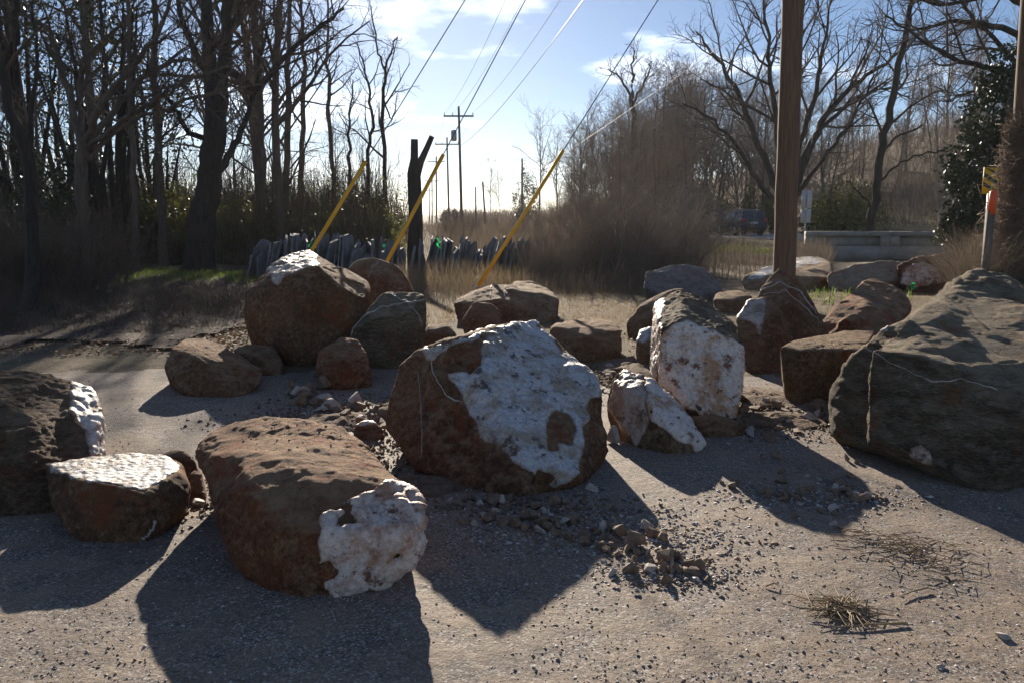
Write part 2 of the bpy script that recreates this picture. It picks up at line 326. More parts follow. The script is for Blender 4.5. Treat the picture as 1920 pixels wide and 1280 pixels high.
def boulder(key, label, mat, y0, hulls, t=.4, vox=None, sm=2, rough=1., quartz=(), veins=(), terr=0., chip=1.):
    Y0 = G(CX, y0)[1]; HH = []; base = []
    allx = []
    for hl in hulls:
        pts = []
        for (px, py, d) in hl:
            if d is None: g = G(px, py); pts.append(g + (0, 0, -.03)); pts.append(g + (0, .1, -.05)); base.append(g)
            else: pts.append(P(px, py, Y0 + d))
        HH.append(pts)
    cxm = np.mean([q[0] for h in HH for q in h])
    for h in HH:
        back = []
        for q in h:
            if q[2] > .06:
                Yb = q[1] + t; zr = H + (q[2] - H) * Yb / q[1]; zb = max(.02, min(.78 * q[2], zr - .05))
                xb = q[0] * Yb / q[1]; xb = cxm * Yb / q[1] + (xb - cxm * Yb / q[1]) * .8
                back += [np.array((xb, Yb, zb)), np.array((xb, Yb - .1 * t, -.03)), np.array(((q[0] * .8 + cxm * .2), q[1] + .3 * t, -.03))]
        h += back
    me = hull_mesh(HH); A = np.array([v.co for v in me.vertices]); size = (A.max(0) - A.min(0)).max()
    vox = vox or max(size / 70, Y0 * .0025)
    o = bpy.data.objects.new('tmp', me); C.objects.link(o); md = o.modifiers.new('r', 'REMESH'); md.mode = 'VOXEL'; md.voxel_size = vox
    dg = bpy.context.evaluated_depsgraph_get(); em = o.evaluated_get(dg).to_mesh()
    n = len(em.vertices); V = np.empty(n * 3); em.vertices.foreach_get('co', V); V = V.reshape(-1, 3)
    E = np.empty(len(em.edges) * 2, np.int32); em.edges.foreach_get('vertices', E); E = E.reshape(-1, 2)
    Q = np.array([tuple(f.vertices) if len(f.vertices) == 4 else tuple(f.vertices) + (f.vertices[-1],) for f in em.polygons], np.int32)
    bpy.data.objects.remove(o); bpy.data.meshes.remove(me)
    V = smoothV(V, E, max(1, sm - 1)); rg = np.random.default_rng(int(hash_(key) * 1000)); c0 = V.mean(0)
    for k in range(14):                    # broken facets
        nv = rg.normal(size=3); nv /= np.linalg.norm(nv); q = (V - c0) @ nv; cut = q.max() * (1 - rg.uniform(.0, .06) * chip)
        V = V - nv * np.clip(q - cut, 0, None)[:, None]
    V = smoothV(V, E, max(1, sm - 2))
    off = np.array([hash_(key) * 13.7, hash_(key) * 7.1, hash_(key) * 3.3]); nr = vnormals(V, Q); s = size
    p = V / s + off
    msk = np.clip(.5 + 1.6 * pn(p * 2.1 + 31), .1, 1)
    d = .009 * fbm(p * 3.2, 3) + .007 * msk * (.3 - np.abs(fbm(p * 9, 3))) + .006 * msk * fbm(p * 26, 2, .6)
    cell = pn(p * 5.3 + 9) + .25 * pn(p * 19); d += .0045 * np.clip(cell * 7, -1, 1)
    V = V + nr * (d * s * rough)[:, None]
    if vox < .0146:
        mk_ = np.clip(.55 + 1.5 * pn(V * 3 + off), .15, 1); pit = fbm(V * np.array((23, 23, 40)) + off, 3, .7)
        V = V + nr * (mk_ * (.0075 * np.clip(pit, -.8, .4) + .003 * pn(V * 75)))[:, None] * min(rough, 1.1)
    if terr:
        nr = vnormals(V, Q); q = p @ np.array((.25, -.2, 1.)); k = q * 38 + 1.5 * pn(p * 5); saw = k - np.floor(k)
        V = V + nr * (terr * s * (saw - .5) * (.5 + .5 * pn(p * 3 + 4)))[:, None]
    V = smoothV(V, E, 1, .35)
    loc = np.array(((A[:, 0].min() + A[:, 0].max()) / 2, (A[:, 1].min() + A[:, 1].max()) / 2, 0.))
    ob = mobj('boulder', V, Q, M[mat], loc=loc, smooth=True); tag(ob, label, 'boulder', 'quarried boulders dumped on the pavement')
    nr = vnormals(V, Q); px, py = proj(V); view = V - np.array((0, 0, H)); facing = (nr * view).sum(1) < .25 * np.linalg.norm(view, axis=1)
    ppm = F / Y0
    jx = fbm(p * 9 + 3, 4) * .022 * ppm * s; jy = fbm(p * 9 + 8, 4) * .022 * ppm * s
    for (poly, qm, th, holes) in quartz:
        mk = inpoly(px + jx, py + jy, poly) & facing
        for hp in holes: mk &= ~inpoly(px + jx, py + jy, hp)
        if mk.sum() < 12: continue
        w_ = mk.astype(float)[:, None]; sel = smoothV(w_, E, 2, .6)[:, 0] > .05
        ww = smoothV(w_, E, 5, .6)[:, 0]; ww = ww / ww.max(); fs = Q[sel[Q].all(1)]
        lb = np.arange(len(V))
        while True:
            mn = lb[fs].min(1); l2 = lb.copy()
            for c4 in range(4): np.minimum.at(l2, fs[:, c4], mn)
            l2 = l2[l2]
            if (l2 == lb).all(): break
            lb = l2
        fl = lb[fs[:, 0]]; u_, cnt = np.unique(fl, return_counts=True); fs = fs[fl == u_[cnt.argmax()]]
        cen = V[np.unique(fs)]; sd_ = cen[np.random.default_rng(5).integers(0, len(cen), max(8, min(260, int(len(cen) / (85 if th > .02 else 60)))))]; wd_ = np.full(len(V), 9.)
        ui = np.unique(fs); sr_ = np.random.default_rng(6).uniform(.55, 1.5, len(sd_)) * (.058 if th > .02 else .03); cap = np.zeros(len(V)); dm_ = np.stack([np.sqrt(((V[ui] - q_) ** 2).sum(1)) / r_ for q_, r_ in zip(sd_, sr_)]); ai_ = dm_.argmin(0); sg_ = np.where(np.random.default_rng(8).random(len(sd_)) < .14, -1.6, 1.)[ai_]; cap[ui] = np.where(sg_ > 0, np.clip(1 - dm_.min(0) ** 2, -.5, 1), sg_ * np.clip(1.3 - dm_.min(0), 0, 1))
        lump = np.abs(pn(V * 22 + off)); lump2 = 1 - np.clip(np.abs(pn(V * 9 + off)) * 2.2, 0, 1)
        oo = np.where(ww < .35, -.012, 0) + np.clip((ww - .35) / .4, 0, 1) * th * .8 * (.35 + .5 * lump2 + .5 * lump + (.8 if th > .02 else .35) * cap)
        W = V + nr * oo[:, None]; use = np.unique(fs); idx = np.full(len(V), -1); idx[use] = np.arange(len(use))
        mobj('quartz_and_sunlit_crust', W[use] - loc, idx[fs].astype(np.int32), M[qm], parent=ob, smooth=True, cols=np.repeat(ww[use][:, None], 3, 1))
    if veins:
        bv = BVHTree.FromPolygons([tuple(x) for x in V], [tuple(x) for x in Q])
        for (pl, wd) in veins:
            pl = np.array(pl, float); kk = np.linspace(0, len(pl) - 1, 16 * len(pl)); pts = []
            for k in kk:
                x = np.interp(k, range(len(pl)), pl[:, 0]) + 3 * math.sin(k * 7.1) * pn(np.array([[k * 3, 1, 1]]))[0]; y = np.interp(k, range(len(pl)), pl[:, 1]) + 5 * pn(np.array([[k * 2.3, 5, 1]]))[0]
                d = ray(x, y); hit = bv.ray_cast(Vector((0, 0, H)), Vector(d).normalized())
                if hit[0] and pn(np.array([[k * 2.7, 8, 3]]))[0] > -.38: pts.append((np.array(hit[0]), np.array(hit[1]), wd * .7 * (.3 + 1.6 * abs(pn(np.array([[k * 5, 2, 7]]))[0]))))
            if len(pts) < 4: continue
            vv = []; ff = []
            for i, (q, nv, wi) in enumerate(pts):
                tg = pts[min(i + 1, len(pts) - 1)][0] - pts[max(i - 1, 0)][0]; sd = np.cross(tg, nv); sd /= np.linalg.norm(sd) + 1e-9
                vv += [q - sd * wi - nv * .008, q - sd * wi * .6 + nv * .006, q + sd * wi * .6 + nv * .006, q + sd * wi - nv * .008]
                if i and np.linalg.norm(q - pts[i - 1][0]) < .25:
                    for k in range(3): ff.append((4 * i - 4 + k, 4 * i - 3 + k, 4 * i + 1 + k, 4 * i + k))
            if ff: mobj('quartz_vein', np.array(vv) - loc, np.array(ff, np.int32), M['vein'], parent=ob, smooth=True)
    BOUL[key] = (ob, V, Q); return ob
def hash_(k): return (sum(ord(c) * (i + 3) for i, c in enumerate(str(k))) % 97) / 9.7
g_ = None
boulder('B1', 'loaf-shaped brown boulder with crusty white quartz end in the left foreground', 'rust', 1125,
    [[(500,1100,g_),(560,1127,g_),(640,1120,g_),(700,1098,g_),(780,1062,.10),(797,965,.20),(768,914,.33),(600,1000,.03),(470,930,.25),(430,1030,.2),(400,930,.45),(365,852,.9),(364,836,.95),(390,804,1.12),(470,786,1.2),(600,786,1.22),(645,800,1.1),(700,850,.8),(742,893,.5),(590,900,.3),(560,862,.42),(470,880,.4),(520,1000,.08),(760,1000,.08)]],
    t=.15, vox=.0095, quartz=[([(588,1005),(600,975),(640,950),(690,925),(740,905),(775,905),(805,960),(800,1015),(790,1075),(700,1106),(620,1122),(602,1060)], 'qpink', .021, [])])
boulder('B2', 'big central boulder with a broad grey-white quartz face', 'brown', 940,
    [[(960,938,g_),(1040,926,g_),(1088,905,g_),(870,916,g_),(800,885,g_),(722,800,.75),(735,730,.85),(745,692,.95),(782,660,.98),(862,633,.82),(930,612,1.2),(1005,598,1.55),(805,690,.8),(1030,625,1.45),(1075,668,1.2),(1120,710,1.0),(1138,800,.75),(1138,845,.62),(1120,885,.5),(838,704,.66),(863,759,.55),(911,832,.3),(997,881,.1),(1088,888,.22),(760,850,.5)]],
    t=.35, vox=.0118, chip=.25, quartz=[([(1006,592),(1030,622),(1073,664),(1122,705),(1129,737),(1112,765),(1097,789),(1100,832),(1088,890),(1045,916),(1009,902),(997,881),(954,865),(911,832),(887,798),(863,759),(838,704),(878,710),(890,692),(905,655),(924,631),(954,605)], 'qgrey', .006,
        [[(1035,765),(1065,770),(1080,800),(1075,840),(1045,845),(1025,850),(1032,800)], [(1009,880),(1035,882),(1042,905),(1012,908)]]),
        ([(784,658),(850,637),(930,611),(985,603),(960,612),(900,632),(840,650),(812,672)], 'qgrey', .008, [])],  # pale ridge strip: grazing sunlight put into a crust, no quartz there
    veins=[([(808,664),(812,700),(838,741),(866,757)], .010), ([(785,700),(790,760),(792,850)], .003)])
boulder('B3', 'upright boulder with white quartz front and dark ridged top right of centre', 'grey', 800,
    [[(1310,792,g_),(1368,792,g_),(1245,742,g_),(1290,762,.0),(1345,780,-.02),(1385,778,.0),(1238,712,.1),(1236,660,.12),(1240,618,.15),(1285,600,.18),(1330,617,.18),(1370,638,.17),(1394,655,.15),(1393,720,.1),(1240,552,.95),(1275,541,1.0),(1310,558,.95),(1376,602,.7),(1219,690,.45),(1223,600,.75),(1228,560,.95)]],
    t=.2, vox=.0108, terr=.008, quartz=[([(1238,625),(1262,612),(1285,597),(1330,617),(1370,638),(1400,655),(1396,720),(1388,784),(1345,786),(1290,768),(1238,718),(1236,660)], 'qwhite', .012, []),
        ([(1214,700),(1220,560),(1243,548),(1238,640),(1234,712)], 'qstain', .006, [])])  # yellowish left side, its sunlit brightness put into the crust colour
boulder('B4', 'low wedge rock with a white quartz ridge beside the central boulder', 'tan', 852,
    [[(1250,852,g_),(1310,850,g_),(1200,842,g_),(1165,806,g_),(1325,832,.05),(1292,780,.25),(1270,745,.35),(1215,705,.5),(1170,688,.6),(1145,712,.55),(1135,750,.5),(1200,738,.22),(1230,768,.1),(1262,800,0),(1160,790,.3)]],
    t=.12, vox=.009, quartz=[([(1210,703),(1255,735),(1292,780),(1330,832),(1305,847),(1262,818),(1218,785),(1212,740)], 'qwhite', .011, []),
        ([(1150,720),(1172,688),(1206,706),(1212,740),(1216,790),(1195,838),(1165,806),(1138,760)], 'qstain', .007, [])])
boulder('B5', 'huge grey-brown layered boulder at the right edge of the picture', 'grey', 912,
    [[(1700,912,g_),(1800,925,g_),(1930,930,g_),(2050,900,g_),(1645,880,.1),(1632,800,.25),(1627,720,.4),(1640,655,.6),(1720,585,1.5),(1800,522,2.1),(1840,504,2.3),(1885,506,2.3),(1925,530,2.1),(2000,600,1.6),(2080,700,.9),(2080,850,.3),(1700,680,.38),(1800,700,.30),(1900,700,.25),(1990,690,.3),(1950,800,.0),(1750,780,.15)],
     [(1562,720,.95),(1575,690,.95),(1620,642,.95),(1660,614,1.0),(1705,600,1.0),(1563,800,.8),(1570,845,.62),(1620,862,.45),(1598,760,.72),(1650,800,.6),(1730,700,.7),(1680,640,.8)]],
    t=.6, vox=.0145, sm=2, chip=2.4, rough=.9, terr=.006, veins=[([(1625,652),(1690,690),(1750,715),(1810,712),(1870,730)], .007), ([(1655,622),(1700,582),(1712,575)], .03)],
    quartz=[([(1712,845),(1735,835),(1755,850),(1750,875),(1725,870)], 'qstain', .007, [])])
boulder('B6', 'flat-topped brown block against the left side of the huge layered boulder', 'tan', 757,
    [[(1480,757,g_),(1562,752,g_),(1640,735,g_),(1470,700,.0),(1459,655,.08),(1475,641,.25),(1580,620,1.0),(1640,622,1.0),(1466,675,.02),(1620,655,.1),(1482,660,.03)]], t=.25, vox=.011, sm=4, rough=.6)
boulder('B7', 'peaked brown rock with pale bands below the tall utility pole', 'brown', 650,
    [[(1415,560,.3),(1440,520,.5),(1460,501,.6),(1490,516,.55),(1520,560,.45),(1545,605,.3),(1560,638,.15),(1430,640,0),(1500,650,g_),(1430,655,g_),(1470,560,.15)]], veins=[([(1425,545),(1460,530),(1500,545),(1530,590)], .02), ([(1430,552),(1470,545),(1510,575),(1535,605)], .012)])
boulder('B8', 'pale-shouldered brown boulder directly in front of the peaked banded rock', 'brown', 700,
    [[(1378,597,.5),(1400,562,.7),(1440,554,.75),(1465,580,.6),(1490,640,.4),(1480,690,.2),(1400,690,.05),(1386,650,.25),(1430,702,g_),(1405,696,g_),(1475,696,g_),(1435,600,.33)]], quartz=[([(1380,595),(1400,562),(1438,556),(1432,600),(1428,640),(1415,610)], 'qstain', .003, [])])
boulder('B9', 'reddish slanting boulder directly behind the flat-topped block', 'rust', 635,
    [[(1520,627,.1),(1570,572,.6),(1620,527,1.4),(1645,521,1.6),(1690,545,1.2),(1712,572,.8),(1690,610,.2),(1640,640,g_),(1540,640,g_),(1625,575,.3),(1700,628,g_)], [(1570,602,.0),(1600,587,.06),(1622,597,.06),(1624,632,0),(1572,632,0),(1598,604,-.1),(1600,640,-.04)]], vox=.018, quartz=[([(1562,600),(1577,592),(1600,585),(1622,597),(1622,622),(1560,626)], 'qpink', .04, [])])
boulder('B10', 'bluish grey boulder standing alone by the dry weeds', 'blue', 563,
    [[(1205,535,.2),(1212,510,.5),(1255,497,.7),(1290,494,.8),(1320,503,.7),(1345,525,.4),(1357,545,.2),(1340,562,g_),(1215,560,g_),(1270,566,g_),(1262,522,.25)]], t=.7, vox=.022)
boulder('B11', 'small sunlit tan rock between the bluish boulder and the peaked rock', 'tan', 586,
    [[(1335,560,.1),(1345,547,.9),(1385,543,1.0),(1410,556,.3),(1405,585,g_),(1345,587,g_),(1380,562,.08)]])
boulder('B12', 'long flat-topped slab boulder passing behind the tall utility pole', 'tan', 541,
    [[(1390,524,.3),(1400,515,.5),(1470,489,2.2),(1500,482,2.8),(1540,481,2.8),(1560,495,1.6),(1563,520,.4),(1540,540,g_),(1400,541,g_),(1480,515,.15),(1460,543,g_)]], t=.5, vox=.03, sm=2, rough=.7, quartz=[([(1392,520),(1470,488),(1540,480),(1555,487),(1480,506),(1410,524)], 'qgrey', .006, [])])
boulder('B13', 'pale elongated boulder with a rounded nose on the grass', 'pale', 543,
    [[(1548,525,.2),(1551,514,.3),(1600,496,.5),(1650,489,.6),(1692,491,.6),(1705,515,.2),(1690,540,g_),(1560,543,g_),(1620,545,g_)]], t=.5, vox=.02, sm=5)
boulder('B14', 'long rough red boulder next to the vine-covered pole', 'red', 545,
    [[(1682,500,.4),(1720,482,.6),(1790,472,.7),(1838,478,.6),(1848,520,.2),(1830,542,g_),(1700,545,g_),(1760,547,g_),(1760,505,.15)]], t=.6, vox=.022, rough=1.5, quartz=[([(1690,505),(1730,490),(1760,500),(1770,530),(1720,540),(1690,535)], 'qpink', .03, [])])
boulder('B15', 'large rounded brown boulder with a glittering white cap on the left', 'brown', 690,
    [[(453,565,.5),(463,546,.55),(500,521,.6),(506,501,1.0),(540,479,1.5),(580,469,1.8),(600,479,1.7),(645,504,1.5),(690,531,1.0),(692,580,.5),(680,625,.3),(640,660,.15),(600,676,.05),(550,687,g_),(590,684,g_),(500,645,.25),(465,605,.4),(515,534,.4),(545,518,.3),(595,499,.3),(650,545,.25),(685,560,.45),(560,600,.0)]],
    t=.5, vox=.0145, quartz=[([(500,503),(520,484),(580,463),(600,478),(592,495),(548,514),(517,536),(505,522)], 'qstain', .009, [])])
boulder('B16', 'grey-brown boulder crossed by thin white quartz veins left of centre', 'grey', 693,
    [[(655,622,.15),(690,579,.35),(722,547,.6),(795,549,.6),(799,572,.5),(797,620,.3),(788,665,.1),(740,693,g_),(700,690,g_),(668,655,.05),(765,590,.12),(700,603,.12)]], t=.4, vox=.012,
    veins=[([(657,640),(662,612),(685,590),(720,575),(770,566),(797,562)], .016), ([(735,552),(760,565),(785,590),(790,610)], .011), ([(655,630),(675,645),(685,660)], .013)])
boulder('B17', 'small rounded brown boulder at the foot of the white-veined boulder', 'rust', 732,
    [[(590,690,.15),(600,656,.3),(640,631,.4),(670,636,.4),(690,665,.25),(699,700,.1),(690,728,g_),(640,733,g_),(600,722,.03),(645,672,.03)]], t=.3, vox=.010)
boulder('B18', 'reddish boulder behind the white-capped boulder, split by a pale vein', 'rust', 605,
    [[(652,500,.2),(665,488,.4),(700,481,.5),(740,493,.5),(765,520,.4),(778,546,.2),(778,602,g_),(660,602,g_),(720,608,g_),(725,520,.1)]], t=.5, veins=[([(716,483),(700,500),(690,520)], .02)])
boulder('B19', 'brown boulder alone on the pavement at left, in front of the woods', 'brown', 746,
    [[(308,685,.3),(320,651,.5),(355,631,1.1),(385,635,1.1),(440,661,.9),(492,693,.4),(490,722,.2),(440,747,g_),(360,746,g_),(318,715,.15),(372,668,.22),(400,700,.08)]], t=.3, vox=.012)
boulder('B20', 'small dark rock tucked beneath the white-capped boulder', 'brown', 706,
    [[(435,656,.2),(470,644,.4),(515,649,.4),(532,680,.2),(525,706,g_),(450,706,g_),(480,666,.1)]], t=.3)
boulder('B21', 'coarse dark boulder with a white quartz end at the left edge', 'coarse', 970,
    [[(-90,705,.6),(0,693,.9),(80,701,1.0),(130,712,1.0),(172,728,.95),(192,780,.7),(190,855,.45),(150,900,.2),(90,965,g_),(0,975,g_),(-100,975,g_),(60,780,.42),(-20,780,.38),(60,870,.1),(-80,860,.1)]],
    t=.2, vox=.0105, rough=1.2, terr=.01, quartz=[([(131,706),(175,720),(200,780),(200,862),(168,860),(150,800),(133,760)], 'qwhite', .018, [])])
boulder('B22', 'low rock with a flat shiny white top in the left foreground', 'brown', 1022,
    [[(87,885,.35),(90,870,.4),(150,856,.55),(240,849,.62),(310,854,.6),(345,871,.5),(360,905,.35),(345,945,.2),(290,1000,.05),(262,1021,g_),(180,1023,g_),(130,1000,.05),(95,940,.2),(150,900,.12),(270,919,.06),(334,884,.33)]],
    t=.12, vox=.0095, sm=2, rough=.7, quartz=[([(86,862),(150,850),(240,843),(312,850),(338,878),(272,921),(150,898),(95,884)], 'qgrey', .004, [])], veins=[([(292,975),(285,995),(268,1010)], .016)])
boulder('B23', 'brown boulder with pale streaks in the group behind the central boulder', 'brown', 606,
    [[(848,568,.2),(860,554,.7),(900,541,.9),(925,531,.9),(970,536,.8),(1000,560,.4),(1012,590,.1),(1000,606,g_),(860,606,g_),(932,562,.15)]], t=.3, veins=[([(922,535),(918,560)], .01), ([(948,535),(945,570)], .007)])
boulder('B24', 'small tilted brown rock leaning in front of the streaked boulder', 'rust', 626,
    [[(864,600,.15),(890,563,.4),(920,566,.4),(942,585,.3),(940,610,.1),(930,627,g_),(870,626,g_),(906,590,.08)]], t=.2)
boulder('B25', 'sunlit tan boulder with an orange flank behind the streaked boulder', 'tan', 604,
    [[(940,540,.5),(965,528,1.6),(1000,528,1.8),(1040,545,1.0),(1048,562,.4),(1045,600,.1),(1030,606,g_),(960,606,g_),(1010,550,.4)]], t=.4)
boulder('B26', 'small dark rock left of the tilted rock, low behind the central boulder', 'brown', 651,
    [[(790,630,.1),(800,609,.3),(840,606,.3),(856,625,.1),(850,651,g_),(795,652,g_),(820,624,.05)]], t=.3)
boulder('B27', 'wide rounded brown boulder right behind the peak of the central boulder', 'brown', 680,
    [[(1030,612,.4),(1050,602,.8),(1110,596,1.0),(1150,601,.9),(1168,616,.4),(1166,660,.1),(1150,678,g_),(1060,681,g_),(1032,642,.2),(1100,625,.2)]], t=.3, sm=5)
boulder('B28', 'fist-shaped small rock in front of the wide rounded boulder', 'brown', 672,
    [[(1050,642,.1),(1065,626,.2),(1085,633,.15),(1090,660,.05),(1080,673,g_),(1052,673,g_)]], t=.2)
boulder('B29', 'dark sloping rock behind the quartz-fronted upright boulder', 'brown', 638,
    [[(1172,606,.3),(1200,572,.5),(1240,547,.7),(1285,536,.8),(1300,600,.3),(1280,640,g_),(1180,636,g_),(1230,592,.18)]], t=.3)
boulder('B30', 'small rock with a whitish top at the left side of the quartz-fronted boulder', 'tan', 690,
    [[(1192,640,.1),(1200,617,.3),(1222,610,.3),(1236,640,.1),(1230,690,g_),(1195,690,g_),(1210,650,.03)]], t=.2, quartz=[([(1190,640),(1200,612),(1226,606),(1224,625),(1208,645)], 'qgrey', .006, [])])
boulder('B31', 'flat slab of brown stone wedged under the quartz-fronted boulder', 'brown', 824,
    [[(1284,780,.12),(1340,775,.2),(1400,792,.12),(1406,816,g_),(1350,825,g_),(1300,818,g_)]], t=.1)
boulder('B32', 'flat brown stone poking out at the left of the central boulder', 'tan', 800,
    [[(684,796,g_),(700,768,.2),(738,746,.35),(750,800,g_),(745,770,.15)]], t=.1)
boulder('B33', 'rusty lump of stone with a white crown left of the central boulder', 'rust', 828,
    [[(660,815,.05),(665,795,.12),(690,786,.16),(716,796,.1),(722,815,.04),(715,829,g_),(668,829,g_)]], t=.08, rough=1.6, quartz=[([(662,800),(672,784),(700,782),(712,795),(690,796)], 'qwhite', .01, [])])
boulder('B34', 'dark stone peeping out behind the flat white-topped rock', 'brown', 905,
    [[(300,850,.15),(320,842,.2),(345,842,.2),(366,862,.12),(366,900,g_),(310,900,g_)]], t=.12)
boulder('B35', 'narrow stacked brown stone between the white-topped rock and the loaf-shaped boulder', 'brown', 945,
    [[(352,890,.15),(362,878,.2),(378,885,.2),(386,930,.05),(380,946,g_),(350,946,g_)]], t=.1)

# ------------------------------------------------------------------ generic builders
def tube_arrays(pts, rad, sides):
    pts = np.asarray(pts, float); n = len(pts); rad = np.broadcast_to(np.asarray(rad, float), (n,))
    tg = np.gradient(pts, axis=0); tg /= np.linalg.norm(tg, axis=1)[:, None] + 1e-12
    ref = np.array((0, 0, 1.)) if abs(tg[0, 2]) < .9 else np.array((1., 0, 0))
    a = np.cross(tg, ref); a /= np.linalg.norm(a, axis=1)[:, None] + 1e-12; b_ = np.cross(tg, a)
    th = np.arange(sides) * 2 * math.pi / sides
    V = pts[:, None] + rad[:, None, None] * (a[:, None] * np.cos(th)[None, :, None] + b_[:, None] * np.sin(th)[None, :, None])
    i = np.arange(n - 1)[:, None] * sides + np.arange(sides); j = np.arange(n - 1)[:, None] * sides + (np.arange(sides) + 1) % sides
    return V.reshape(-1, 3), np.stack([i, j, j + sides, i + sides], -1).reshape(-1, 4)
class MB:
    def __init__(s): s.V = []; s.F = []; s.n = 0
    def add(s, V, Fc): s.V.append(V); s.F.append(np.asarray(Fc) + s.n); s.n += len(V); return s
    def tube(s, pts, rad, sides=6, cap=True):
        V, Fc = tube_arrays(pts, rad, sides); s.add(V, Fc)
        if cap:
            n = len(V) - sides
            for o_, fl in ((0, 1), (n, 0)):
                for k in range(1, sides - 1, 2):
                    q = [0, k, k + 1, min(k + 2, sides - 1)]; q = [o_ + x for x in (q[::-1] if fl else q)]; s.F.append(np.array([q]) + s.n - len(V))
        return s
    def box(s, c, sz, rot=None):
        V = np.array([(x, y, z) for x in (-.5, .5) for y in (-.5, .5) for z in (-.5, .5)]) * sz
        if rot is not None: V = V @ np.array(rot).T
        return s.add(V + np.asarray(c), np.array([(0, 1, 3, 2), (4, 6, 7, 5), (0, 4, 5, 1), (2, 3, 7, 6), (0, 2, 6, 4), (1, 5, 7, 3)]))
    def obj(s, name, m, parent=None, loc=None, smooth=False):
        return mobj(name, np.concatenate(s.V), np.concatenate(s.F).astype(np.int32), m, parent, loc, smooth)
def rotz(a): return np.array(((math.cos(a), -math.sin(a), 0), (math.sin(a), math.cos(a), 0), (0, 0, 1)))
def ribbons(base, hgt_, lean, wid, segs=3, rg=RNG, curl=.5):
    """base Nx3, height N, lean N (horizontal fraction) -> ribbon quads"""
    n = len(base); az = rg.uniform(0, 2 * math.pi, n); d = np.c_[np.cos(az), np.sin(az), 0 * az]; fa = rg.uniform(0, math.pi, n); sd = np.c_[np.cos(fa), np.sin(fa), 0 * fa]
    Vs = []
    for k in range(segs + 1):
        t_ = k / segs; q = base + d * (lean * hgt_ * t_ ** (1 + curl))[:, None] + np.c_[0 * az, 0 * az, hgt_ * t_ * (1 - .25 * np.clip(lean, 0, 2) * t_)]
        if 0 < k < segs: q = q + rg.normal(size=(n, 3)) * (hgt_ * .03)[:, None]
        ww = (wid * (1 - .75 * t_))[:, None] * .5; Vs += [q - sd * ww, q + sd * ww]
    V = np.stack(Vs, 1).reshape(-1, 3); m_ = 2 * (segs + 1); o_ = np.arange(n)[:, None] * m_
    Fc = np.concatenate([o_ + np.array([2 * k, 2 * k + 1, 2 * k + 3, 2 * k + 2]) for k in range(segs)])
    return V, Fc
def leaves(pos, size, rg=RNG, flat=0.):
    n = len(pos); a = rg.normal(size=(n, 3)); a[:, 2] *= (1 - flat); a /= np.linalg.norm(a, axis=1)[:, None] + 1e-9
    b_ = rg.normal(size=(n, 3)); b_[:, 2] *= (1 - flat); b_ -= a * (a * b_).sum(1)[:, None]; b_ /= np.linalg.norm(b_, axis=1)[:, None] + 1e-9
    s_ = size[:, None]; c_ = np.cross(a, b_)
    V = np.stack([pos - a * s_, pos - b_ * s_ * .45 + c_ * s_ * .15, pos + a * s_, pos + b_ * s_ * .45 + c_ * s_ * .15], 1).reshape(-1, 3)
    return V, np.arange(4 * n).reshape(-1, 4)

# ------------------------------------------------------------------ trees
class Tree:
    def __init__(s, seed): s.r = np.random.default_rng(seed); s.big = MB(); s.small = MB(); s.tips = []
    def limb(s, p0, d, length, r0, r1, seg, wob, up):
        pts = [np.array(p0, float)]; d = np.array(d, float); d /= np.linalg.norm(d)
        for k in range(seg):
            d = d + s.r.normal(size=3) * wob + np.array((0, 0, up)); d /= np.linalg.norm(d); pts.append(pts[-1] + d * length / seg)
        return np.array(pts), np.linspace(r0, r1, seg + 1)
    def put(s, pts, rad, lvl):
        mb = s.big if lvl == 0 else s.small
        V, Fc = tube_arrays(pts, rad, (9, 5, 4, 3, 3, 3)[min(lvl, 5)]); mb.add(V, Fc)
    def kids(s, pts, rad, lvl, maxl, n, lr, ang, start=.25, up=.05, wob=.16):
        L_ = np.linalg.norm(np.diff(pts, axis=0), axis=1).sum()
        for k in range(n):
            t_ = start + (1 - start) * (k + s.r.random()) / n; x = t_ * (len(pts) - 1); i = min(int(x), len(pts) - 2); f = x - i
            p0 = pts[i] * (1 - f) + pts[i + 1] * f; rr = rad[i] * (1 - f) + rad[i + 1] * f; tg = pts[i + 1] - pts[i]; tg /= np.linalg.norm(tg)
            a = np.cross(tg, s.r.normal(size=3)); a /= np.linalg.norm(a); an = ang * s.r.uniform(.7, 1.3)
            d = tg * math.cos(an) + a * math.sin(an); ln = L_ * lr * s.r.uniform(.6, 1.25) * (1.15 - .55 * t_)
            r0 = max(min(rr * .62, ln * .022), s.rmin); seg = (6, 5, 4, 3, 2, 2)[min(lvl, 5)]
            q, rd = s.limb(p0, d, ln, r0, max(r0 * .3, s.rmin * .6), seg, wob, up); s.put(q, rd, lvl)
            if lvl < maxl: s.kids(q, rd, lvl + 1, maxl, s.nk[min(lvl, len(s.nk) - 1)], s.lr2, s.ang2, .15, up, wob)
            else: s.tips.append(q[-1])
    rmin = .004; nk = (6, 6, 5); lr2 = .5; ang2 = .75
    def finish(s, name, bm, tm, loc, root=None):
        e_ = root or empty(name, loc)
        if s.big.n: s.big.obj('trunk', bm, e_, None, True)
        if s.small.n: s.small.obj('crown', tm, e_)
        return e_
def forest_tree(seed, Ht, r, start=.35, n=16, lr=.34, ang=.75, wob=.05, nk=(6, 6, 4), maxl=3, rmin=.004, up=.06):
    T = Tree(seed); T.nk = nk; T.rmin = rmin; q, rd = T.limb((0, 0, -.2), (0, 0, 1), Ht, r, r * .18, 12, wob, .04); rd[0] *= 1.35; T.put(q, rd, 0)
    T.kids(q, rd, 1, maxl, n, lr, ang, start, up, .17); return T
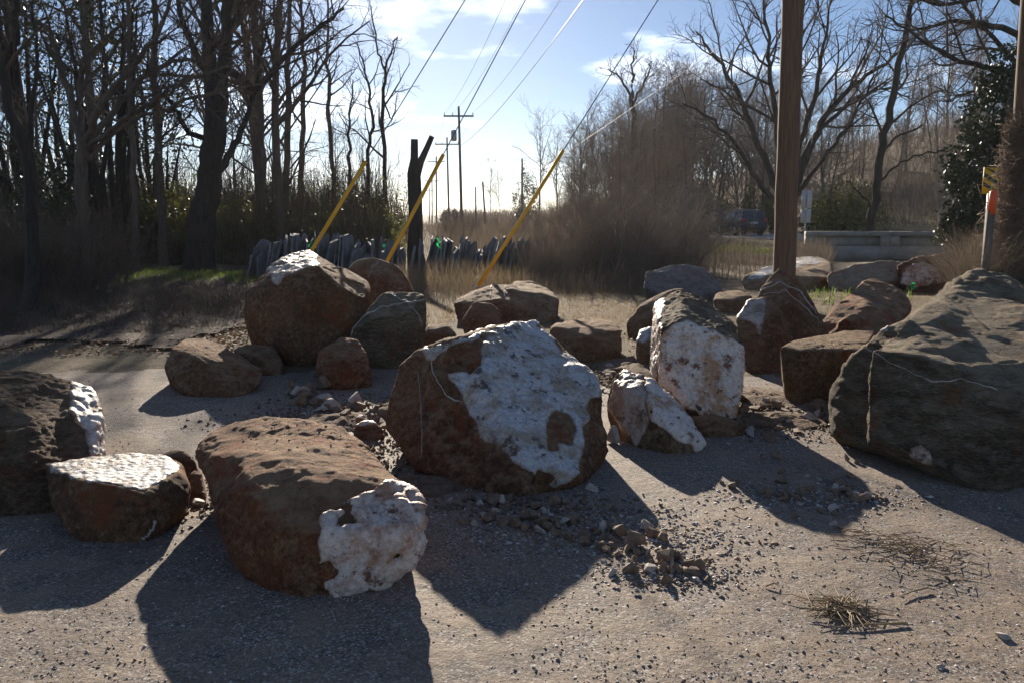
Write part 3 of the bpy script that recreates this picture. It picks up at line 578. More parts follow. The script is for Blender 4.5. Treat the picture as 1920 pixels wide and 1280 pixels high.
def pix_tree(seed, Y, limbs, nkids=(9, 6, 5), maxl=3, rmin=.005, lr=.42, ang=.8, up=.05, start=.3, kid_from=1):
    """limbs: lists of (px, py, dY, width px) at distance Y; the first is the trunk and starts on the ground"""
    T = Tree(seed); T.rmin = rmin; T.nk = nkids[1:]
    b0 = P(limbs[0][0][0], limbs[0][0][1], Y); b0[2] = 0
    for k, lm in enumerate(limbs):
        lm = np.array(lm, float); kk = np.linspace(0, len(lm) - 1, 5 * (len(lm) - 1) + 1); ip = lambda c_: np.interp(kk, range(len(lm)), lm[:, c_])
        X, Yp, D, W = ip(0), ip(1), ip(2), ip(3)
        pts = np.array([P(x, y, Y + d) for x, y, d in zip(X, Yp, D)]) - b0
        pts[1:-1] = (pts[:-2] + 2 * pts[1:-1] + pts[2:]) / 4; pts[1:-1] += T.r.normal(size=(len(pts) - 2, 3)) * .0012 * Y
        rad = W / F * Y * .5
        if k == 0: pts[0, 2] = -.15; rad[0] *= 1.25
        T.put(pts, rad, 0)
        if k >= kid_from: T.kids(pts, rad, 1, maxl, nkids[0], lr, ang, start, up)
    return T, b0
def place(proto, X, Y, sc, rz, label, cat, group, z=None, name=None):
    o = copy_tree(proto); o.location = (X, Y, float(hgt(np.array([X]), np.array([Y]))[0]) if z is None else z); o.scale = (sc, sc, sc * random.uniform(.92, 1.1)); o.rotation_euler = (random.uniform(-.04, .04), random.uniform(-.04, .04), rz)
    tag(o, label, cat, group); return o
def drop(o):
    for c_ in list(o.children): bpy.data.objects.remove(c_)
    bpy.data.objects.remove(o)

# hero trees on the left
T, b0 = pix_tree(11, 22, [[(372, 508, 0, 58), (378, 440, 0, 50), (385, 390, 0, 46), (396, 310, 0, 42), (404, 235, 0, 40)],
    [(402, 240, 0, 30), (394, 130, .4, 26), (385, 0, 1, 20), (380, -160, 1.6, 12)], [(408, 238, 0, 27), (420, 110, -.4, 22), (428, 0, -1, 17), (440, -180, -1, 9)],
    [(412, 320, 0, 14), (445, 260, .5, 12), (472, 195, 1, 9), (500, 60, 1.4, 5)], [(392, 262, 0, 11), (362, 255, -.3, 10), (335, 222, -.6, 8), (315, 180, -1, 5)],
    [(420, 120, -.4, 15), (480, 170, .3, 13), (540, 100, 1, 10), (590, 58, 1.3, 8), (645, 15, 1.5, 5)], [(398, 150, .3, 15), (370, 110, .5, 13), (340, 30, 1, 10), (320, -60, 1.4, 6)],
    [(428, 60, -.6, 12), (450, 20, -.6, 10), (470, -80, -.6, 6)]], nkids=(14, 8, 5), rmin=.006)
tag(T.finish('bare_tree', M['bark'], M['twig'], b0), 'thick dark forked bare tree behind the white-capped boulder', 'tree', 'bare trees of the left wood')
T, b0 = pix_tree(12, 15, [[(156, 560, 0, 26), (156, 420, 0, 23), (152, 330, 0, 22), (155, 265, 0, 22)],
    [(152, 270, 0, 15), (130, 190, .2, 13), (112, 110, .4, 11), (90, 50, .5, 9), (0, 5, .6, 5)], [(158, 268, 0, 14), (185, 205, -.3, 13), (235, 140, -.5, 11), (290, 80, -.7, 8), (330, -20, -.8, 5)],
    [(160, 275, 0, 13), (200, 225, .5, 12), (260, 150, .7, 10), (320, 115, .8, 8), (400, 105, 1, 4)], [(165, 280, 0, 11), (215, 235, -.6, 9), (290, 190, -.8, 7), (360, 150, -1, 5), (430, 125, -1, 3)],
    [(150, 260, 0, 12), (150, 180, .4, 11), (160, 90, .6, 9), (150, -20, .8, 6)], [(165, 300, 0, 10), (230, 235, .3, 8), (330, 195, .4, 6), (420, 170, .4, 4), (500, 160, .4, 2.5)]], nkids=(11, 7, 5), lr=.36)
tag(T.finish('bare_tree', M['bark2'], M['twig'], b0), 'grey-brown tree with arching branches fanning out at the left', 'tree', 'bare trees of the left wood')
T, b0 = pix_tree(13, 12, [[(58, 600, 0, 26), (60, 420, 0, 24), (52, 290, 0, 22), (14, 200, 0, 18), (3, 120, 0, 14), (30, 80, 0, 12), (32, 0, 0, 10), (25, -150, 0, 6)],
    [(52, 290, 0, 12), (60, 200, .3, 9), (70, 90, .5, 6), (60, 0, .7, 3)]], nkids=(8, 5, 4), kid_from=0, start=.5, lr=.3)
tag(T.finish('bare_tree', M['bark'], M['twig'], b0), 'crooked dark tree with an S-bent trunk at the left edge', 'tree', 'bare trees of the left wood')
lab = ['straight slim trunk standing left of the thick forked tree', 'straight pole-like bare tree right of the thick forked tree', 'slender bare tree among the thin trunks above the leftmost yellow sleeve', 'tall thin bare tree above the leftmost yellow guy sleeve', 'forked slender tree left of the cut-off trunk, against bright sky', 'thin curving tree beside the slender forked one, against bright sky', 'small thin bare tree left of the curving one against the sky', 'twin slim trunk next to the straight pole-like tree', 'slim dark trunk between the arching tree and thick forked tree']
sp = [(24, [[(308, 490, 0, 17), (300, 330, 0, 15), (292, 200, 0, 13), (288, 60, 0, 11), (285, -120, 0, 6)]]), (27, [[(492, 480, 0, 18), (489, 330, 0, 17), (484, 170, 0, 15), (478, 0, 0, 13), (474, -160, 0, 7)]]),
      (30, [[(562, 440, 0, 11), (566, 300, 0, 10), (570, 150, 0, 8), (565, 20, 0, 6), (560, -90, 0, 3)]]), (31, [[(630, 430, 0, 9), (622, 300, 0, 8), (617, 180, 0, 7), (612, 80, 0, 5), (616, -20, 0, 2.5)]]),
      (34, [[(724, 430, 0, 9), (722, 330, 0, 8), (718, 200, 0, 7), (722, 125, 0, 5)], [(720, 130, 0, 4), (705, 80, 0, 3), (695, 10, 0, 2)], [(722, 130, 0, 4.5), (735, 95, .4, 3.5), (745, 70, .6, 2.5)], [(721, 190, 0, 3.5), (735, 230, 0, 3), (745, 175, .5, 1.5)]]),
      (33, [[(688, 430, 0, 8), (690, 300, 0, 7), (700, 220, 0, 5.5), (688, 150, 0, 4), (672, 90, 0, 2)]]), (32, [[(655, 420, 0, 7), (655, 290, 0, 6), (654, 230, 0, 4), (662, 150, 0, 2)]]),
      (28, [[(536, 450, 0, 13), (538, 300, 0, 12), (541, 130, 0, 10), (545, -40, 0, 6)]]), (20, [[(254, 500, 0, 12), (250, 330, 0, 11), (244, 180, 0, 9), (238, 20, 0, 7), (230, -120, 0, 4)]])]
for k, (Y, lm) in enumerate(sp):
    T, b0 = pix_tree(40 + k, Y, lm, nkids=(14 if len(lm) == 1 else 8, 5, 4), kid_from=0, start=.35, lr=.2 if len(lm) == 1 else .34, rmin=.005)
    tag(T.finish('bare_tree', M['bark'] if k in (4, 5, 6) else M['bark2'], M['twig'], b0), lab[k], 'tree', 'bare trees of the left wood')
# hero trees on the right
T, b0 = pix_tree(60, 42, [[(1478, 440, 0, 30), (1476, 400, 0, 30), (1478, 370, 0, 30)],
    [(1470, 385, 0, 14), (1445, 330, .6, 13), (1410, 240, 1, 11), (1385, 175, 1.5, 9), (1345, 110, 2, 6), (1305, 60, 2.4, 3)], [(1474, 380, 0, 14), (1462, 290, -.6, 12), (1446, 170, -1, 9), (1440, 90, -1.5, 6), (1432, 0, -1.6, 4)],
    [(1482, 380, 0, 16), (1505, 300, .4, 14), (1545, 215, .9, 11), (1610, 150, 1.4, 8), (1690, 100, 2, 5), (1730, 60, 2.5, 3)], [(1480, 375, 0, 12), (1500, 270, -1, 10), (1530, 170, -1.6, 8), (1545, 90, -2, 5), (1560, 0, -2.4, 3)],
    [(1466, 392, 0, 10), (1425, 350, -1, 9), (1390, 285, -1.4, 7), (1340, 225, -2, 5), (1280, 195, -2.5, 2.5)], [(1490, 360, 0, 10), (1530, 250, .4, 8), (1590, 195, 1, 7), (1650, 165, 1.5, 4), (1700, 165, 1.8, 2)],
    [(1485, 385, 0, 9), (1540, 300, -.6, 7), (1600, 225, -1, 5), (1640, 140, -1.4, 3)], [(1474, 340, 0, 10), (1485, 200, .6, 8), (1500, 80, 1.2, 6), (1510, -40, 1.6, 3)]], nkids=(11, 7, 6), lr=.40, rmin=.007)
tag(T.finish('bare_tree', M['bark'], M['twig'], b0), 'wide fan-shaped bare tree directly behind the tall utility pole', 'tree', 'bare trees beyond the road')
T, b0 = pix_tree(61, 38, [[(1630, 432, 0, 17), (1640, 360, 0, 15), (1660, 250, 0, 14), (1683, 140, 0, 12), (1700, 50, 0, 10), (1722, -90, 0, 6)],
    [(1650, 300, 0, 6), (1680, 255, .4, 5), (1730, 235, .7, 3)], [(1643, 345, 0, 5), (1680, 310, -.4, 4), (1740, 285, -.8, 3), (1800, 280, -1, 2)], [(1635, 395, 0, 4), (1610, 360, -.4, 3), (1585, 340, -.5, 2)]], nkids=(12, 6, 5), kid_from=0, start=.35, lr=.26, rmin=.006)
tag(T.finish('bare_tree', M['bark'], M['twig'], b0), 'single leaning dark tree on the lawn edge right of the tall pole', 'tree', 'bare trees beyond the road')
T, b0 = pix_tree(62, 27, [[(1975, 480, 0, 34), (1970, 300, 0, 32), (1965, 100, 0, 28), (1960, -150, 0, 20)],
    [(1966, 190, 0, 12), (1880, 130, -.5, 10), (1800, 118, -1, 8), (1720, 70, -1.4, 5), (1660, 30, -1.7, 3)], [(1964, 90, 0, 13), (1880, 50, .6, 11), (1790, 40, 1, 8), (1700, 60, 1.4, 4)], [(1962, 20, 0, 12), (1870, -10, .6, 10), (1760, 10, 1, 6), (1690, -10, 1.4, 4)],
    [(1966, 150, 0, 12), (1890, 100, 1, 9), (1820, 30, 1.4, 6), (1770, -60, 1.6, 4)], [(1968, 240, 0, 9), (1900, 190, .6, 7), (1830, 170, 1, 5), (1770, 190, 1.4, 3)]], nkids=(13, 7, 5), lr=.4, up=-.03, rmin=.006)
tag(T.finish('bare_tree', M['bark'], M['twig'], b0), 'bare tree at the right edge with long sweeping dark branches', 'tree', 'bare trees beyond the road')
T, b0 = pix_tree(63, 75, [[(1190, 420, 0, 12), (1187, 300, 0, 11), (1187, 215, 0, 9), (1185, 180, 0, 8)], [(1185, 190, 0, 5), (1165, 150, .5, 4), (1140, 130, 1, 2)], [(1186, 185, 0, 6), (1185, 130, -.5, 4), (1190, 95, -1, 2)], [(1187, 195, 0, 5), (1212, 150, .6, 4), (1222, 115, 1, 2)]], nkids=(9, 6, 5), lr=.5, rmin=.012)
tag(T.finish('bare_tree', M['bark'], M['twig2'], b0), 'tall round-crowned bare tree rising above the hillside wood', 'tree', 'bare trees beyond the road')

# shared forest trees
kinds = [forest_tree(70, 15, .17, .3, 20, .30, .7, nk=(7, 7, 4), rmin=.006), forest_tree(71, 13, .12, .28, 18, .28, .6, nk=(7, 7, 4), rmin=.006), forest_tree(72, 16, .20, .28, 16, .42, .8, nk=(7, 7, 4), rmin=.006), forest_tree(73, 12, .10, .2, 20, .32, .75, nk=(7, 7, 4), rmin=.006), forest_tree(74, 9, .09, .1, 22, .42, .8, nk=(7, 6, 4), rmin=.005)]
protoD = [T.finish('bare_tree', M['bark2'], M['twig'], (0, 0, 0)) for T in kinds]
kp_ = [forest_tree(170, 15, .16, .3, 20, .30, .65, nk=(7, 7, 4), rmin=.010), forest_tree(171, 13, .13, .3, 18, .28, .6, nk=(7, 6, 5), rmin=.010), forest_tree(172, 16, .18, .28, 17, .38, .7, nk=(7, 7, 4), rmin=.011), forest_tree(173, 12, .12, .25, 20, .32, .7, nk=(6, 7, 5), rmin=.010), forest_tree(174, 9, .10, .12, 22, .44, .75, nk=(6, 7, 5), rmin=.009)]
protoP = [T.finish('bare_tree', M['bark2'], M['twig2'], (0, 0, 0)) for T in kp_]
rg = random.Random(5)
for k in range(25):      # left wood, behind the hero trees
    for _ in range(50):
        Y = rg.uniform(24, 62); px = rg.uniform(-80, 690)
        if px < 560 or Y > 36: break
    q = P(px, 400, Y); sc = rg.uniform(.75, 1.2) if px < 560 else rg.uniform(.5, .62) * Y / 45
    place(protoD[k % 5], q[0], Y, sc, rg.uniform(0, 6.28), 'bare trunk in the dense wood behind the nearer trees on the left', 'tree', 'far trees of the left wood')
for k in range(130):      # hillside wood on the right of the road
    Y = rg.uniform(58, 125); px = rg.uniform(1065, 1960) if k < 60 or k > 96 else rg.uniform(1080, 1330)
    if 60 <= k <= 96: Y = rg.uniform(66, 95)
    top = np.interp(px, [1060, 1130, 1200, 1300, 1500, 1960], [232, 205, 180, 120, 150, 190]) + rg.uniform(0, 70)
    q = P(px, 400, Y); hz = float(hgt(np.array([q[0]]), np.array([Y]))[0])
    if px > 1560 and Y < 85: Y = rg.uniform(88, 130); q = P(px, 400, Y)
    hh = P(px, top, Y)[2] - hz; i = k % 5
    place(protoP[i], q[0], Y, hh / (15, 13, 16, 12, 9)[i], rg.uniform(0, 6.28), 'bare tree in the brown wood on the slope beyond the road', 'tree', 'hillside trees beyond the road')
for k in range(34):
    px = rg.uniform(1040, 1300); Y = rg.uniform(34, 60); top = np.interp(px, [1040, 1120, 1200, 1300], [345, 285, 245, 225]) + rg.uniform(0, 75); q = P(px, 400, Y); i = (4, 3)[k % 2]
    place(protoP[i], q[0], Y, P(px, top, Y)[2] / (12, 9)[i - 3], rg.uniform(0, 6.28), 'thin bare sapling growing up out of the roadside thicket', 'tree', 'saplings of the roadside thicket')
for px, Y, top, lb in ((1012, 120, 232, 'leftmost broad bare tree at the foot of the hillside wood'), (1045, 118, 250, 'second bare tree from the left in the hillside wood'), (920, 190, 312, 'small faint bare tree in the distance right of the utility poles'), (936, 200, 325, 'smaller faint bare tree at the far end of the road'), (770, 140, 372, 'low distant bare tree left of the row of utility poles')):
    q = P(px, 400, Y); hh = P(px, top, Y)[2]; place(protoP[2], q[0], Y, hh / 16, rg.uniform(0, 6), lb, 'tree', 'distant bare trees by the road')
def bush(seed, n, h_, spread, rmin):
    T = Tree(seed); T.rmin = rmin; T.nk = (5, 5)
    for k in range(n):
        a = T.r.uniform(0, 6.28); l_ = h_ * T.r.uniform(.5, 1.05); q, rd = T.limb((T.r.normal() * spread * .25, T.r.normal() * spread * .25, -.05), (math.cos(a) * spread / h_, math.sin(a) * spread / h_, 1), l_, .012 + .004 * h_, rmin, 7, .13, -.02); T.big.add(*tube_arrays(q, rd, 4)); T.kids(q, rd, 1, 2, 8, .38, .7, .2, .02)
    return T
bp = [bush(200, 14, 2.0, .9, .0035).finish('leafless_shrub', M['weedbark'], M['weedbark'], (0, 0, 0)), bush(201, 16, 2.4, 1.3, .0035).finish('leafless_shrub', M['weedbark'], M['weedbark'], (0, 0, 0)), bush(202, 12, 1.6, 1.1, .003).finish('leafless_shrub', M['weedbark'], M['weedbark'], (0, 0, 0))]
for o in bp: o.children[0].name = 'stems'; o.children[1].name = 'twigs'
for k in range(120):
    Y = rg.uniform(18, 60); px = rg.uniform(995, 1290) if k < 90 else rg.uniform(835, 1010); Y = Y if k < 90 else rg.uniform(30, 75)
    if k < 25: Y = rg.uniform(17, 21)
    top = np.interp(px, [830, 1000, 1060, 1150, 1250, 1325], [400, 395, 375, 340, 325, 350]) + rg.uniform(-15, 85); q = P(px, 400, Y); hh = np.clip(P(px, top, Y)[2], .9, 5.5)
    place(bp[k % 3], q[0], Y, hh / (2.0, 2.4, 1.6)[k % 3], rg.uniform(0, 6.28), 'leafless brown shrub in the thicket between the boulders and the road', 'shrub', 'leafless shrubs of the roadside thicket')
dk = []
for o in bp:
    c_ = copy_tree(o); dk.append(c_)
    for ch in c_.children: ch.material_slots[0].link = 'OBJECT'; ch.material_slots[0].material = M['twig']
for k in range(30):
    Y = rg.uniform(10, 19); px = rg.uniform(-60, 330) if Y > 13 else rg.uniform(-60, 430); q = P(px, 400, Y); hh = rg.uniform(.4, .8) if Y < 13 else rg.uniform(.9, 2.1)
    place(dk[k % 3], q[0], Y, hh / (2.0, 2.4, 1.6)[k % 3], rg.uniform(0, 6.28), 'dark leafless shrub in the tangle at the edge of the left wood', 'shrub', 'leafless shrubs at the wood edge')
for o in protoD + protoP + bp + dk: drop(o)

# evergreens
def leafy(name, loc, blobs, n, size, mat, label, cat, group=None, stem=None, flat=0., seed=1, stemmat='bark'):
    r_ = np.random.default_rng(seed); e_ = empty(name, loc); pos = []
    for (c_, rad, wgt) in blobs:
        k = int(n * wgt); cl = r_.normal(size=(max(k // 22, 3), 3)); cl /= np.linalg.norm(cl, axis=1)[:, None]; cl *= r_.uniform(.35, 1, (len(cl), 1)) ** .6
        q = cl[r_.integers(0, len(cl), k)] + r_.normal(size=(k, 3)) * .13; pos.append(np.array(c_) + q * np.array(rad))
    pos = np.concatenate(pos); pos = pos[pos[:, 2] > .03]; V, Fc = leaves(pos, size * r_.uniform(.6, 1.3, len(pos)), r_, flat)
    mobj('foliage', V, Fc, M[mat], e_); mb = MB()
    for (c_, rad, wgt) in blobs:
        for j in range(5):
            a = np.array(c_) + r_.normal(size=3) * np.array(rad) * .45; p0 = np.array((r_.normal() * .1, r_.normal() * .1, -.1)); md = (p0 + a) / 2 + r_.normal(size=3) * .12
            mb.tube(np.array([p0, md, a]), np.array([.035, .025, .008]) * (stem or 1), 5, False)
    mb.obj('stem', M[stemmat], e_); return tag(e_, label, cat, group)
q = P(1835, 440, 25)
leafy('evergreen_tree', (q[0], 25, 0), [((0, 0, 1.3), (1.1, 1.0, 1.1), .2), ((.2, .2, 2.9), (1.3, 1.1, 1.2), .25), ((.5, .2, 4.4), (1.2, 1.1, 1.1), .2), ((.8, .3, 5.7), (1.0, 1.0, .9), .15), ((-.7, 0, 1.0), (.6, .6, .6), .1), ((1.2, 0, 3.5), (1, 1, 1.4), .1)], 13000, .085, 'leafdark', 'dark glossy evergreen tree beside the vine-covered pole', 'tree', stem=2.5, seed=3)
for k, (px, Y, ztop, wd, lb, mt) in enumerate(((1345, 66, 3.6, 3.0, 'yellow-green budding shrub behind the dark cars on the road', 'leafolive'), (1575, 46, 4.0, 2.3, 'olive shrub between the tall pole and the leaning tree', 'leafolive'), (1545, 52, 3.0, 2.2, 'low olive bush right beside the road sign post', 'leafolive'),
        (1420, 62, 4.2, 2.4, 'taller green shrub immediately left of the tall utility pole', 'leafolive'), (600, 27, 1.9, 1.8, 'green evergreen bush behind the row of upright slabs', 'leafolive'), (700, 29, 2.1, 1.6, 'dark bush left of the cut-off trunk', 'leafolive'), (440, 27, 2.2, 2.0, 'yellow-green bush right of the thick forked tree', 'leafolive'),
        (330, 26, 2.6, 1.6, 'backlit yellow-green bush left of the thick forked tree', 'leafolive'), (235, 25, 2.9, 1.7, 'leafy bush in the wood behind the arching tree', 'leafolive'), (90, 22, 3.6, 2.2, 'dark leafy thicket bush near the left edge', 'leafdark'), (985, 110, 8, 3, 'dark pine clump at the left foot of the hillside', 'leafdark'), (845, 120, 2.6, 2.5, 'small dark bush below the row of utility poles', 'leafdark'), (1300, 64, 4.4, 3.2, 'broad olive bush at the right end of the roadside thicket', 'leafolive'), (1610, 60, 4.6, 3.6, 'broad olive bush left of the leaning tree', 'leafolive'), (640, 30, 1.7, 1.4, 'small bush behind the middle of the slab row', 'leafolive'), (520, 28, 2.3, 1.6, 'bush behind the left end of the slab row', 'leafdark'))):
    q = P(px, 400, Y); zg = float(hgt(np.array([q[0]]), np.array([Y]))[0])
    leafy('shrub', (q[0], Y, zg), [((0, 0, ztop * .45), (wd * .5, wd * .5, ztop * .5), .5), ((-wd * .3, .2, ztop * .3), (wd * .35, wd * .4, ztop * .33), .25), ((wd * .3, 0, ztop * .32), (wd * .35, wd * .4, ztop * .36), .25)], 3800, .05 + Y * .0008, mt, lb, 'shrub', 'leafy shrubs', seed=20 + k)
for k, (px, Y, zc, rd, lb) in enumerate(((205, 23, 5.2, 2.2, 'dark evergreen tree high up behind the arching tree'), (285, 30, 3.9, 2.0, 'dark cedar behind the slim trunk on the left'), (50, 26, 6.5, 2.0, 'dark evergreen crown above the S-bent tree'), (130, 33, 4.5, 2.6, 'dark cedar deep in the left wood behind the arching tree'))):
    q = P(px, 400, Y)
    leafy('evergreen_tree', (q[0], Y, 0), [((0, 0, zc), (rd, rd, zc * .55), .6), ((.2, 0, zc * 1.6), (rd * .6, rd * .6, zc * .35), .4)], 1700, .085, 'leafdark', lb, 'tree', 'evergreens of the left wood', stem=3, seed=60 + k)

# ------------------------------------------------------------------ thickets, weeds, grass (nobody could count them)
def scatter(n, pxr, Yr, rg=RNG, pw=1.):
    Y = Yr[0] + (Yr[1] - Yr[0]) * rg.random(n) ** pw; px = rg.uniform(pxr[0], pxr[1], n); X = (px - CX) / F * Y * .99
    return np.c_[X, Y, hgt(X, Y)]
def stuff(name, VF, mat, label, cat): 
    V = np.concatenate([v for v, f in VF]); n = 0; Fs = []
    for v, f in VF: Fs.append(f + n); n += len(v)
    return tag(mobj(name, V, np.concatenate(Fs).astype(np.int32), M[mat]), label, cat, kind='stuff')
def brush(n, pxr, Yr, hr, lean, wid, pw=1., segs=3):
    b_ = scatter(n, pxr, Yr, pw=pw); h_ = RNG.uniform(hr[0], hr[1], n) * (.6 + .55 * np.clip(.5 + pn(np.c_[b_[:, :2] * .35, b_[:, :1] * 0]), 0, 1.2)); return ribbons(b_, h_, RNG.uniform(0, lean, n), wid * b_[:, 1] / 20 * RNG.uniform(.6, 1.3, n), segs)
stuff('undergrowth', [brush(12000, (-120, 720), (24, 46), (1.5, 4.5), .5, .020), brush(3500, (-180, 240), (13, 20), (.5, 2.2), 1.6, .010), brush(8000, (-180, 440), (9.6, 14), (.12, .6), 2.6, .009), brush(2500, (300, 470), (11, 16), (.1, .5), 1.2, .011), brush(5000, (-120, 780), (40, 70), (2, 5), .5, .02)], 'twig', 'dense dark leafless undergrowth filling the left wood', 'undergrowth')
lp = scatter(16000, (-120, 760), (24, 48)); lp[:, 2] += RNG.random(16000) ** 1.5 * 3.4 * (.5 + .6 * np.clip(pn(np.c_[lp[:, :2] * .3, lp[:, :1] * 0 + 3]) + .5, 0, 1))
stuff('undergrowth_leaves', [leaves(lp, RNG.uniform(.03, .08, len(lp)))], 'leafolive', 'small backlit olive leaves through the left wood', 'leaves')
stuff('tall_weeds', [brush(2600, (690, 930), (13.5, 18), (.12, .6), .9, .011), brush(1800, (930, 1200), (15, 18), (.15, .6), .9, .011), brush(4200, (985, 1300), (17, 34), (.5, 2.0), .8, .013), brush(3000, (1010, 1330), (17.5, 24), (.3, 1.1), .9, .011), brush(420, (1330, 1470), (18, 28), (.4, 1.35), .4, .016), brush(5000, (820, 1010), (24, 60), (.5, 1.3), .5, .012), brush(5000, (735, 1010), (26, 120), (.4, 1.3), .8, .010), brush(2500, (1020, 1270), (34, 62), (1., 3.6), .9, .012), brush(2600, (1480, 1560), (20, 30), (.3, 1.0), .6, .013)], 'weed', 'tall brown dead weeds in the ditch behind the boulders', 'weeds')
stuff('hillside_brush', [brush(9000, (1050, 1960), (75, 165), (1.5, 6), .9, .013), brush(5000, (1075, 1300), (60, 80), (1, 5), 1.0, .011), brush(6000, (830, 1100), (110, 220), (1, 3.5), .5, .02), brush(3500, (1560, 1950), (62, 90), (.6, 2.6), .8, .015)], 'farbrush', 'brown leafless brush covering the slope beyond the road', 'brush')
stuff('dry_grass', [brush(9000, (760, 1260), (10.5, 19), (.03, .14), 1.0, .010, segs=2), brush(3500, (900, 1400), (9, 13), (.02, .08), 1.2, .010, segs=2), brush(3500, (640, 990), (15.5, 19), (.15, .6), .6, .010), brush(4500, (1400, 1850), (11, 20), (.03, .1), 1, .01, segs=2)], 'drygrass', 'short tan dead grass behind the boulders', 'grass')
gx = scatter(17000, (1240, 1540), (32, 43.5)); g2 = scatter(6000, (-60, 520), (17, 22)); g3 = scatter(500, (1480, 1720), (13, 19)); g4 = scatter(4500, (1640, 1850), (46, 75))
stuff('green_grass', [ribbons(q, RNG.uniform(.05, .18, len(q)), RNG.uniform(0, .9, len(q)), np.full(len(q), .024), 2) for q in (gx, g2, g3, g4)], 'grass', 'sunlit green grass on the road verge and under the wood', 'grass')
lp = np.r_[scatter(7000, (-150, 470), (8.2, 17)), scatter(1500, (380, 800), (7.6, 12))]; lp[:, 2] += .015 + RNG.random(len(lp)) * .03
stuff('leaf_litter', [leaves(lp, RNG.uniform(.015, .04, len(lp)), flat=.6)], 'litter', 'fallen brown leaves along the pavement edge at left', 'leaves')

# ------------------------------------------------------------------ poles, guy wires, sleeves
def catenary(a, b_, sag, n=24):
    t_ = np.linspace(0, 1, n)[:, None]; q = np.asarray(a) * (1 - t_) + np.asarray(b_) * t_; q[:, 2] -= (4 * sag * t_ * (1 - t_))[:, 0]; return q
PY = 12.7; pb = P(1469, 560, PY); pt_dir = P(1486.5, 0, PY + .02); k_ = (12.2 - pb[2]) / (pt_dir[2] - pb[2]); ptop = pb + (pt_dir - pb) * k_; pb0 = pb + (pt_dir - pb) * (-pb[2] / (pt_dir[2] - pb[2]))
e_ = empty('utility_pole', pb0); zs = np.linspace(-.2, 12.2, 26)
pp = np.array([pb0 + (ptop - pb0) * z / 12.2 for z in zs]); pp += RNG.normal(size=pp.shape) * .004
MB().tube(pp - pb0, np.linspace(.178, .125, 26), 20).obj('pole', M['pole'], e_, None, True)
MB().box(ptop - pb0 + np.array((0, .14, -.5)), (2.4, .1, .12)).obj('crossarm', M['pole'], e_)
for dx in (-1.1, -.4, 1.1): MB().tube(np.array([ptop - pb0 + np.array((dx, .14, -.44)), ptop - pb0 + np.array((dx, .14, -.24))]), [.05, .035], 8).obj('insulator', M['steel'], e_)
tag(e_, 'tall brown wooden utility pole standing right of centre behind the boulders', 'utility pole')
att = lambda z: pb0 + (ptop - pb0) * z / 12.2
anch = [G(512, 585), G(672, 590), G(868, 582)]; tops = [(665, 303), (832, 290), (1057, 282)]; lbs = ['leftmost', 'middle', 'rightmost']; ends = [(852, 0), (989, 0), (1243, 0)]; low = [(540, 500), (716, 502), (891, 524)]
for k in range(3):
    # guy line lies in the vertical plane between its anchor and the pole
    A = np.array((*anch[k][:2], 0.)); best = None
    for z in np.linspace(6, 12, 61):
        B = att(z); t_ = np.linspace(.02, .5, 200)[:, None]; q = A * (1 - t_) + B * t_; x, y = proj(q); er = abs(np.interp(tops[k][1], y[::-1], x[::-1]) - tops[k][0])
        if best is None or er < best[0]: best = (er, z)
    B = att(best[1]); ln = np.linalg.norm(B - A); u_ = (B - A) / ln
    t_ = np.linspace(0, 1, 400)[:, None]; x, y = proj(A * (1 - t_) + B * t_); s1 = ln * np.interp(-tops[k][1], -y, t_[:, 0]); s0 = max(s1 - 2.45, .25)
    tag(MB().tube(np.array([A - u_ * .2, A + u_ * ln * .5, B]), .008, 5).obj('guy_wire', M['wire'], None, A), f'thin steel guy wire running up from the {lbs[k]} yellow sleeve', 'wire', 'guy wires')
    sv = empty('guy_sleeve', A + u_ * s0); MB().tube(np.array([u_ * 0, u_ * (s1 - s0) / 2 + np.array((.006, 0, -.012)), u_ * (s1 - s0)]), .030, 10).obj('tube', M['yellow'], sv, None, True)
    MB().tube(np.array([u_ * -.12, u_ * .02]), .022, 8).obj('clamp', M['steel'], sv, None, True)
    tag(sv, f'{lbs[k]} slanting yellow plastic guy wire sleeve', 'sleeve', 'yellow guy wire sleeves')
def upole(px, top_y, Y, label, arm=True, base_r=.15, lean=0, hh=None, tr=False, armw=2.6):
    b_ = P(px, 400, Y); b_[2] = 0; tp = P(px + lean, top_y, Y); hh = tp[2]; e2 = empty('utility_pole', b_)
    MB().tube(np.array([(0, 0, -.2), (tp[0] - b_[0], 0, hh)]), [base_r, base_r * .65], 10).obj('pole', M['pole2'], e2, None, True); dx = tp[0] - b_[0]
    if arm:
        MB().box((dx, -.15, hh - .85), (armw, .12, .14)).obj('crossarm', M['pole2'], e2)
        for s_ in (-.48, -.2, .48): MB().tube(np.array([(dx + s_ * armw, -.15, hh - .79), (dx + s_ * armw, -.15, hh - .55)]), [.05, .04], 6).obj('insulator', M['steel'], e2)
    if tr: MB().tube(np.array([(dx - .45, -.1, hh - 3.0), (dx - .45, -.1, hh - 2.9), (dx - .45, -.1, hh - 2.15), (dx - .45, -.1, hh - 2.05)]), [.2, .26, .26, .15], 12).obj('transformer', M['steel'], e2, None, True)
    tag(e2, label, 'utility pole', 'utility poles along the road'); return np.array((tp[0], Y, hh))
U = [upole(866, 200, 73, 'nearest distant utility pole with crossarm and grey transformer can', lean=-6, tr=True, armw=2.65), upole(842, 258, 101, 'second distant utility pole with crossarm, left of the transformer pole', lean=-4, armw=2.9), upole(818, 294, 132, 'third distant utility pole with crossarm in the receding row', armw=2.7, base_r=.17), upole(810, 332, 170, 'fourth and shorter looking pole in the receding row', armw=2.8, base_r=.17), upole(805, 352, 215, 'farthest tiny pole in the receding row', armw=2.8, base_r=.18)]
